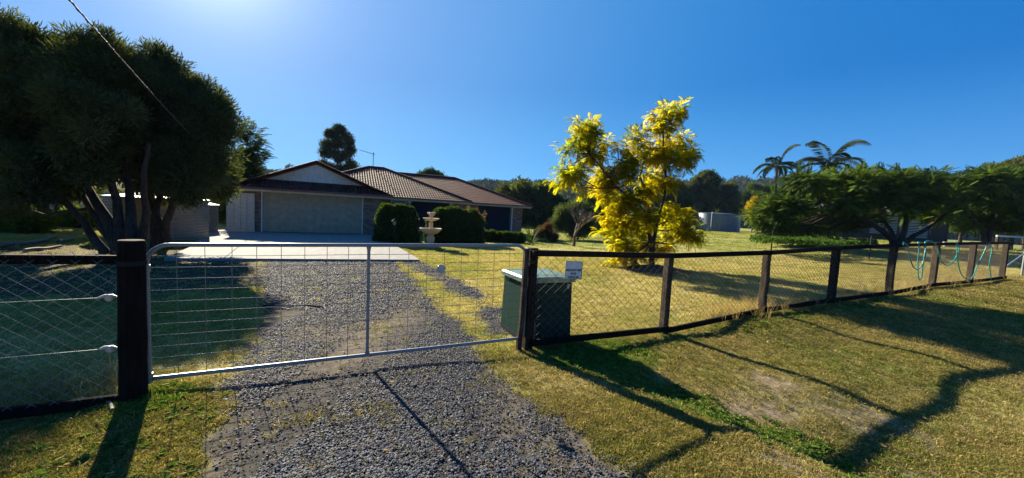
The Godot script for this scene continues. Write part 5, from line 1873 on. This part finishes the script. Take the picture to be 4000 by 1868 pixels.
func neighbour() -> void:
	# slatted house behind the umbrella tree
	var z := 36.0
	var l := foot(3060, 920, z)
	var r := foot(3700, 930, z - 3.0)
	var ax := r - l
	ax.y = 0
	var L := ax.length()
	var h := thing("slatted_house", l, "neighbouring house with pale slatted verandah screens behind the umbrella tree", "house", "", atan2(-ax.z, ax.x))
	var b := MB.new()
	b.box(Vector3(L / 2, 1.25, -2.0), Vector3(L, 2.6, 3.6))
	part("wall", b, M.slat_wall, h)
	b = MB.new()
	for q in [[Vector3(-0.5, 2.5, 0.6), Vector3(L + 0.5, 2.5, 0.6), Vector3(L - 2.5, 3.7, -2.2), Vector3(2.5, 3.7, -2.2)], [Vector3(-0.5, 2.5, -5.0), Vector3(L + 0.5, 2.5, -5.0), Vector3(L - 2.5, 3.7, -2.2), Vector3(2.5, 3.7, -2.2)]]:
		b.quad(q[0], q[1], q[2], q[3], Vector3.UP)
	b.quad(Vector3(-0.5, 2.5, 0.6), Vector3(2.5, 3.7, -2.2), Vector3(2.5, 3.7, -2.2), Vector3(-0.5, 2.5, -5.0), Vector3.LEFT)
	b.quad(Vector3(L + 0.5, 2.5, 0.6), Vector3(L - 2.5, 3.7, -2.2), Vector3(L - 2.5, 3.7, -2.2), Vector3(L + 0.5, 2.5, -5.0), Vector3.RIGHT)
	part("roof", b, M.zinc, h)
	# screens of horizontal slats, each slat its own piece
	var slat := MB.new()
	slat.box(Vector3.ZERO, Vector3(2.0, 0.07, 0.03))
	var sm := slat.mesh(M.slat_pale)
	for q in [[1.2, 0.9, 2.4], [3.6, 0.9, 2.4], [7.6, 0.6, 2.3], [9.8, 0.4, 2.3], [13.6, 0.3, 2.2]]:
		if q[0] > L - 1: continue
		var fr := MB.new()
		fr.box(Vector3(q[0] - 1.04, (q[1] + q[2]) / 2, 0.12), Vector3(0.08, q[2] - q[1] + 0.1, 0.08))
		fr.box(Vector3(q[0] + 1.04, (q[1] + q[2]) / 2, 0.12), Vector3(0.08, q[2] - q[1] + 0.1, 0.08))
		var s := part("screen", fr, M.slat_wall, h)
		var y: float = q[1]
		while y < q[2]:
			var o := inst("slat", sm, s)
			o.position = Vector3(q[0], y, 0.12)
			y += 0.14
	for x in [L * 0.02, L * 0.35, L * 0.62, L * 0.98]:
		b = MB.new()
		b.box(Vector3(x, 1.2, 0.3), Vector3(0.12, 2.6, 0.12))
		part("verandah_post", b, M.slat_wall, h)
	for x in [L * 0.8, L * 0.88]:
		b = MB.new()
		b.box(Vector3(x, 1.3, -0.18), Vector3(0.8, 1.2, 0.06))
		part("window", b, M.glass_dark, h)
	# bright shed roof glimpsed at far left
	var sp := foot(190, 880, 27)
	var s2 := thing("metal_shed", sp, "pale metal shed glimpsed between the big tree's stems at far left", "shed", "", -0.25)
	b = MB.new()
	b.box(Vector3(0, 1.15, 0), Vector3(6.5, 2.4, 3.5))
	part("wall", b, M.zinc, s2)
	b = MB.new()
	b.quad(Vector3(-3.5, 2.3, 2.0), Vector3(3.5, 2.3, 2.0), Vector3(3.5, 3.3, -2.0), Vector3(-3.5, 3.3, -2.0), Vector3.UP)
	b.quad(Vector3(-3.5, 2.22, 2.0), Vector3(3.5, 2.22, 2.0), Vector3(3.5, 3.22, -2.0), Vector3(-3.5, 3.22, -2.0), Vector3.DOWN)
	part("roof", b, M.zinc, s2)
	# pergola and log edging at far right
	var pp := foot(3895, 945, 25)
	var pg := thing("pergola", pp, "dark timber pergola with a pale top rail beyond the fence's far end", "pergola")
	for x in [0.0, 1.3, 2.6]:
		b = MB.new()
		b.box(Vector3(x, 0.4, -x * 0.2), Vector3(0.12, 0.95, 0.12))
		part("post", b, M.old_timber, pg)
	b = MB.new()
	b.beam(Vector3(-0.1, 0.92, 0.02), Vector3(2.9, 0.92, -0.58), 0.08, 0.1, Vector3.BACK)
	part("rail", b, M.slat_pale, pg)
	b = MB.new()
	b.beam(Vector3(-0.1, 0.45, 0.1), Vector3(2.9, 0.45, -0.5), 0.04, 0.1, Vector3.BACK)
	part("rail", b, M.dark_timber, pg)
	var k := 0
	for q in [[3690, 917, 3850, 928, 27.0], [3690, 928, 3865, 940, 25.5]]:
		var a := foot(q[0], q[1], q[4])
		var c := foot(q[2], q[3], q[4] - 0.8)
		b = MB.new()
		b.tube([Vector3(0, 0.13, 0), (c - a) * 0.5 + Vector3(0, 0.14, 0), (c - a) + Vector3(0, 0.13, 0)], [0.15, 0.14, 0.13], 10)
		single("garden_log", b, M.log, a, ["rear edging log in front of the dark trees at the far right", "nearer sunlit edging log left of the pergola"][k], "log")
		k += 1

func cable() -> void:
	# service line coming down to the garage's left end
	var hx := Transform3D(Basis(Vector3.UP, atan(0.45)), Vector3(-8.35, 0.05, -21.19))
	var e := hx * Vector3(-5.6, EAVE + 0.32, 0.05)
	var s := at_depth(150, -140, 5.0)
	var b := MB.new()
	var pts := []
	for k in 60:
		var t := k / 59.0
		pts.append(s.lerp(e, t) - Vector3(0, 1.0 * t * (1 - t) * 0.8, 0) - e)
	b.tube(pts, [0.011], 6)
	var tw := []
	for k in 700:
		var t := k / 699.0
		var p := s.lerp(e, t) - Vector3(0, 1.0 * t * (1 - t) * 0.8, 0) - e
		tw.append(p + Vector3(cos(k * 0.55), sin(k * 0.55), 0) * 0.013)
	b.tube(tw, [0.007], 4)
	var c := thing("service_cable", e, "twisted black service cable sloping down to the garage's left end", "cable")
	part("cable", b, M.cable, c)
	b = MB.new()
	b.tube([Vector3(0, -0.3, 0), Vector3(0, 0.03, 0)], [0.03], 8)
	part("bracket", b, M.zinc, c)

func straw(n: int, hgt_: float, spread: float, thick := 0.004) -> MB:
	var b := MB.new()
	for k in n:
		var p := Vector3(rv(-spread, spread), -0.02, rv(-spread, spread))
		var d := (Vector3(rv(-0.3, 0.3), 1, rv(-0.3, 0.3))).normalized()
		var L := hgt_ * rv(0.5, 1.15)
		var w := thick
		var sd := d.cross(rdir()).normalized()
		for i in 3:
			var q := p + d * L / 3
			b.quad(p + sd * w, p - sd * w, q - sd * w * 0.75, q + sd * w * 0.75)
			w *= 0.75
			p = q
			d = (d + Vector3(rv(-0.35, 0.35), -0.1, rv(-0.35, 0.35))).normalized()
	return b

func ground_plants() -> void:
	# long dry grass left standing along the fences
	var sm := [straw(6, 0.24, 0.05, 0.0025).mesh(M.grass), straw(6, 0.32, 0.07, 0.0025).mesh(M.grass)]
	var xf := [[], []]
	var cl := [[], []]
	for k in 420:
		var s := rv(0.3, 16.8)
		if k < 130: s = rv(3.6, 5.3)
		elif k < 260: s = rv(8.8, 14.5)
		var p := FP + FD * s - FN * rv(0.0, 0.35)
		if k % 9 == 0: p = FP + FD * s + FN * rv(0.12, 0.3)
		p.y = hgt(p.x, p.z)
		var sc := rv(0.5, 1.25) * (1.0 if s > 3.0 else 0.5)
		xf[k % 2].append(Transform3D(Basis(Vector3.UP, rv(0, TAU)).scaled(Vector3.ONE * sc), p))
		var t := rv(0.7, 1.2)
		cl[k % 2].append(Color(0.42 * t, 0.31 * t, 0.14 * t))
	var gd := (GR - GL).normalized()
	for k in 240:
		var p := Vector3(-3.1, 0, -3.1) - gd * rv(0.1, 2.2) - Vector3(-gd.z, 0, gd.x) * rv(0.05, 0.6)
		p.y = hgt(p.x, p.z)
		var sc := rv(0.4, 1.0)
		xf[k % 2].append(Transform3D(Basis(Vector3.UP, rv(0, TAU)).scaled(Vector3.ONE * sc), p))
		var t := rv(0.6, 1.1)
		cl[k % 2].append(Color(0.26 * t, 0.22 * t, 0.13 * t))
	var o := thing("dry_grass", Vector3.ZERO, "long straw-coloured grass standing along the fence lines", "grass")
	o.set_meta("kind", "stuff")
	for v in 2: many("straw", sm[v], xf[v], cl[v], o)
	# black poly pipe lying across the drive, and a stick under the left rail
	for q in [[1018, 1196, 1262, 1200, 0.011, "black", "poly_pipe", "black pipe lying across the gravel inside the gate", "pipe"], [322, 1562, 452, 1600, 0.011, "log", "dry_stick", "pale stick lying below the left fence's bottom rail", "stick"]]:
		var a := gnd(q[0], q[1])
		var e := gnd(q[2], q[3])
		var tb := MB.new()
		var pt := []
		for k in 9:
			var p := a.lerp(e, k / 8.0)
			p.y = hgt(p.x, p.z) + q[4] + 0.004
			pt.append(p - a + Vector3(0, 0, sin(k * 0.9) * 0.035))
		tb.tube(pt, [q[4]], 7)
		single(q[6], tb, M[q[5]], a, q[7], q[8])
	# pale dead weed in front of the utility box
	var wp := gnd(2092, 1345)
	var b := straw(5, 0.5, 0.03, 0.004)
	b.tube([Vector3(0, -0.02, 0), Vector3(0.01, 0.25, 0), Vector3(-0.01, 0.5, 0)], [0.004, 0.003, 0.002], 5)
	for i in b.c.size(): b.c[i] = Color(0.42, 0.36, 0.24)
	single("dead_weed", b, M.grass, wp - FN * 0.1, "pale dead weed standing before the utility box", "weed")
	# leafy ground cover under the umbrella tree
	var leaf := clump(14, 0.14, 0.1, 0.07, M.leaf, 0.5, 0.6)
	var gx := []
	var gc := []
	for k in 3000:
		var px := rv(2940, 3420)
		var py := rv(926, 952) + (px - 2940) * 0.012
		var p := gnd(px, py)
		if nz.get_noise_2d(p.x * 0.6, p.z * 0.6) < -0.05: continue
		var s := rv(0.6, 1.3)
		gx.append(Transform3D(turned(Vector3.UP).scaled(Vector3.ONE * s), p + Vector3(0, rv(0.0, 0.07), 0)))
		var t := rv(0.6, 1.3)
		gc.append(Color(0.055 * t, 0.11 * t, 0.025 * t))
	var gcov := many("ground_cover", leaf, gx, gc, self)
	tag(gcov, "leafy green ground cover below the umbrella tree", "ground cover", "", "stuff")
	# mulch mound at the foot of the yellow tree
	var c := gnd(2560, 1058)
	var m := MB.new()
	var N := 26
	m.col = Color(0.13, 0.1, 0.075)
	for j in 9:
		for i in N:
			var a := TAU * i / N
			var f := j / 8.0
			var q := Vector3(cos(a) * 1.25 * f, 0, sin(a) * 0.8 * f)
			var y := 0.17 * (1 - f * f) + nz2.get_noise_2d(c.x + q.x * 3, c.z + q.z * 3) * 0.06 * (1 - f * f) - 0.03 * f
			m.vert(q + Vector3(0, y + hgt(c.x + q.x, c.z + q.z) - c.y, 0), Vector3.UP)
	for j in 8:
		for i in N:
			var a := j * N + i
			var a2 := j * N + (i + 1) % N
			m.ix.append_array(PackedInt32Array([a, a2 + N, a2, a, a + N, a2 + N]))
	single("mulch_mound", m, M.soil, c, "low mound of bare mulch around the yellow tree's trunk", "mound")

func pickets() -> void:
	# wire paddock fence across the back of the lawn
	var pos := []
	for q in [[2540, 962], [3012, 985], [3395, 1012]]:
		pos.append(gnd(q[0], q[1]))
	var f := thing("wire_fence", pos[1], "thin wire fence on dark steel pickets crossing the lawn", "fence")
	var b: MB
	for p in pos:
		b = MB.new()
		b.box(p - pos[1] + Vector3(0, 0.45, 0), Vector3(0.04, 1.2, 0.04))
		part("picket", b, M.black, f)
	for y in [0.3, 0.6, 0.92]:
		b = MB.new()
		b.tube([pos[0] - pos[1] + Vector3(0, y, 0), Vector3(0, y, 0), pos[2] - pos[1] + Vector3(0, y, 0)], [0.003], 4)
		part("strand", b, M.rusty_wire, f)

# ---------------------------------------------------------------- grass
func tuft(n: int, h: float, spread: float, w: float) -> ArrayMesh:
	var b := MB.new()
	for k in n:
		var p := Vector3(rv(-spread, spread), -0.01, rv(-spread, spread))
		var d := Vector3(rv(-0.9, 0.9), 1, rv(-0.9, 0.9)).normalized()
		var L := h * rv(0.55, 1.2)
		var sd := d.cross(Vector3(rv(-1, 1), 0, rv(-1, 1))).normalized()
		var t := rv(0.75, 1.2)
		b.col = Color(t, t, t)
		var q := p + d * L * 0.55
		var e := q + (d + Vector3(rv(-0.6, 0.6), -0.35, rv(-0.6, 0.6))).normalized() * L * 0.5
		b.quad(p + sd * w, p - sd * w, q - sd * w * 0.8, q + sd * w * 0.8)
		b.tri(q + sd * w * 0.8, q - sd * w * 0.8, e)
	return b.mesh(M.grass)

func grass() -> void:
	var near := [tuft(12, 0.036, 0.035, 0.0022), tuft(12, 0.028, 0.045, 0.0022)]
	var mid := [tuft(14, 0.05, 0.09, 0.004), tuft(14, 0.042, 0.09, 0.004)]
	var far := [tuft(16, 0.06, 0.22, 0.009), tuft(16, 0.05, 0.22, 0.009)]
	var zones := [[near, 45000, 1.5, 3.6, 3.0], [near, 120000, 1.9, 9.0, 5.0], [mid, 110000, 4.5, 18.0, 12.0], [far, 70000, 11.0, 60.0, 60.0]]
	var o := thing("lawn_grass", Vector3.ZERO, "short mown grass, straw-coloured to green, over verge and lawn", "grass")
	o.set_meta("kind", "stuff")
	for zn in zones:
		var xf := [[], []]
		var cl := [[], []]
		for k in int(zn[1]):
			# spread over the wedge in view and a step to either side
			var z: float = -lerpf(zn[2], zn[3], sqrt(rng.randf()))
			var x := rv(-1.6, 1.55) * -z
			# each size of tuft thins out where the next takes over
			if rng.randf() < (-z - zn[4]) / (zn[3] - zn[4] + 0.01): continue
			if zn[2] > 3 and rng.randf() > (-z - zn[2]) / 3.0 + 0.15: continue
			if on_slab(x, z): continue
			var gv := on_gravel(x, z)
			if gv and rng.randf() > 0.012 + maxf(0.0, nz2.get_noise_2d(x * 0.8 + 7, z * 0.8) - 0.25) * 0.6: continue
			var br := bare(x, z)
			if rng.randf() < br * 0.9: continue
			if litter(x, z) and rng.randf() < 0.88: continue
			if z < -19 and x > -14.6 + (z + 18) * -0.45 * 0 and x < 3.0 and inside_house(x, z): continue
			if Vector2(x - BOX.x, z - BOX.y).length() < 0.4: continue
			var c := sward(x, z)
			var t := rv(0.45, 1.5)
			var hv := 1.0
			var g := green(x, z)
			if g > 0.8: hv = 1.5
			hv *= 0.75 + 0.9 * maxf(0.0, nz2.get_noise_2d(x * 2.2 + 50, z * 2.2))
			if gv: hv = 0.9
			var dry := rng.randf() < 0.16
			if dry: c = Color(0.4, 0.3, 0.13)
			var s := rv(0.75, 1.25)
			xf[k % 2].append(Transform3D(Basis(Vector3.UP, rv(0, TAU)).scaled(Vector3(s, s * hv * rv(0.7, 1.2), s)), Vector3(x, hgt(x, z), z)))
			cl[k % 2].append(Color(c.r * t, c.g * t, c.b * t))
		for v in 2: many("blades", zn[0][v], xf[v], cl[v], o)

	# weeds in the ditch and about the fence, straw and fallen leaves on the verge
	var wb := MB.new()
	for k in 9:
		var a := TAU * k / 9 + rv(-0.2, 0.2)
		var d := Vector3(cos(a), rv(0.25, 0.9), sin(a)).normalized()
		wb.col = Color(1, 1, 1) * rv(0.8, 1.2)
		wb.leaf(Vector3.ZERO, d, d.cross(Vector3.UP).normalized(), rv(0.05, 0.09), 0.03, 0.3)
	var weed := wb.mesh(M.grass)
	var sb := MB.new()
	sb.leaf(Vector3.ZERO, Vector3(0.9, 0.15, 0).normalized(), Vector3(0, 0.2, 1).normalized(), 0.05, 0.006, 0.2)
	sb.leaf(Vector3(0.01, 0, 0.01), Vector3(0.4, 0.2, 0.8).normalized(), Vector3(-0.8, 0, 0.4).normalized(), 0.06, 0.005, 0.1)
	var chaff := sb.mesh(M.grass)
	var wx := []
	var wc := []
	for k in 1500:
		var f := rng.randf()
		var p := Vector3(lerpf(0.7, 3.1, f) + rv(-0.35, 0.35), 0, lerpf(-4.75, -2.3, f) + rv(-0.3, 0.3))
		if k % 3 == 0: p = FP + FD * rv(0.2, 9.0) + FN * rv(0.05, 0.5)
		if k % 7 == 0: p = Vector3(rv(-3.4, -1.9), 0, rv(-3.4, -2.0))
		p.y = hgt(p.x, p.z) - 0.005
		if on_gravel(p.x, p.z): continue
		var s := rv(0.35, 0.9)
		wx.append(Transform3D(Basis(Vector3.UP, rv(0, TAU)).scaled(Vector3.ONE * s), p))
		var t := rv(0.6, 1.3)
		wc.append(Color(0.1 * t, 0.16 * t, 0.03 * t))
	many("weeds", weed, wx, wc, o)
	wx = []; wc = []
	for k in 5000:
		var z := -rv(1.8, 7.5)
		var x := rv(-1.5, 1.5) * -z
		if on_slab(x, z) or (on_gravel(x, z) and k % 8): continue
		var s := rv(0.5, 1.2)
		wx.append(Transform3D(Basis.from_euler(Vector3(rv(-0.3, 0.3), rv(0, TAU), rv(-0.3, 0.3))).scaled(Vector3.ONE * s), Vector3(x, hgt(x, z) + rv(0.005, 0.02), z)))
		var t := rv(0.6, 1.2)
		wc.append(Color(0.42 * t, 0.33 * t, 0.19 * t) if rng.randf() < 0.85 else Color(0.16 * t, 0.09 * t, 0.05 * t))
	many("chaff", chaff, wx, wc, o)

func inside_house(x: float, z: float) -> bool:
	var d := Vector3(x + 8.35, 0, z + 21.19)
	var u := d.dot(Vector3(0.912, 0, -0.41))
	var w := d.dot(Vector3(-0.41, 0, -0.912))
	return u > -5.7 and u < 11 and w > -0.02 and w < 10.5 and not (u > 1.06 and w < 1.6)
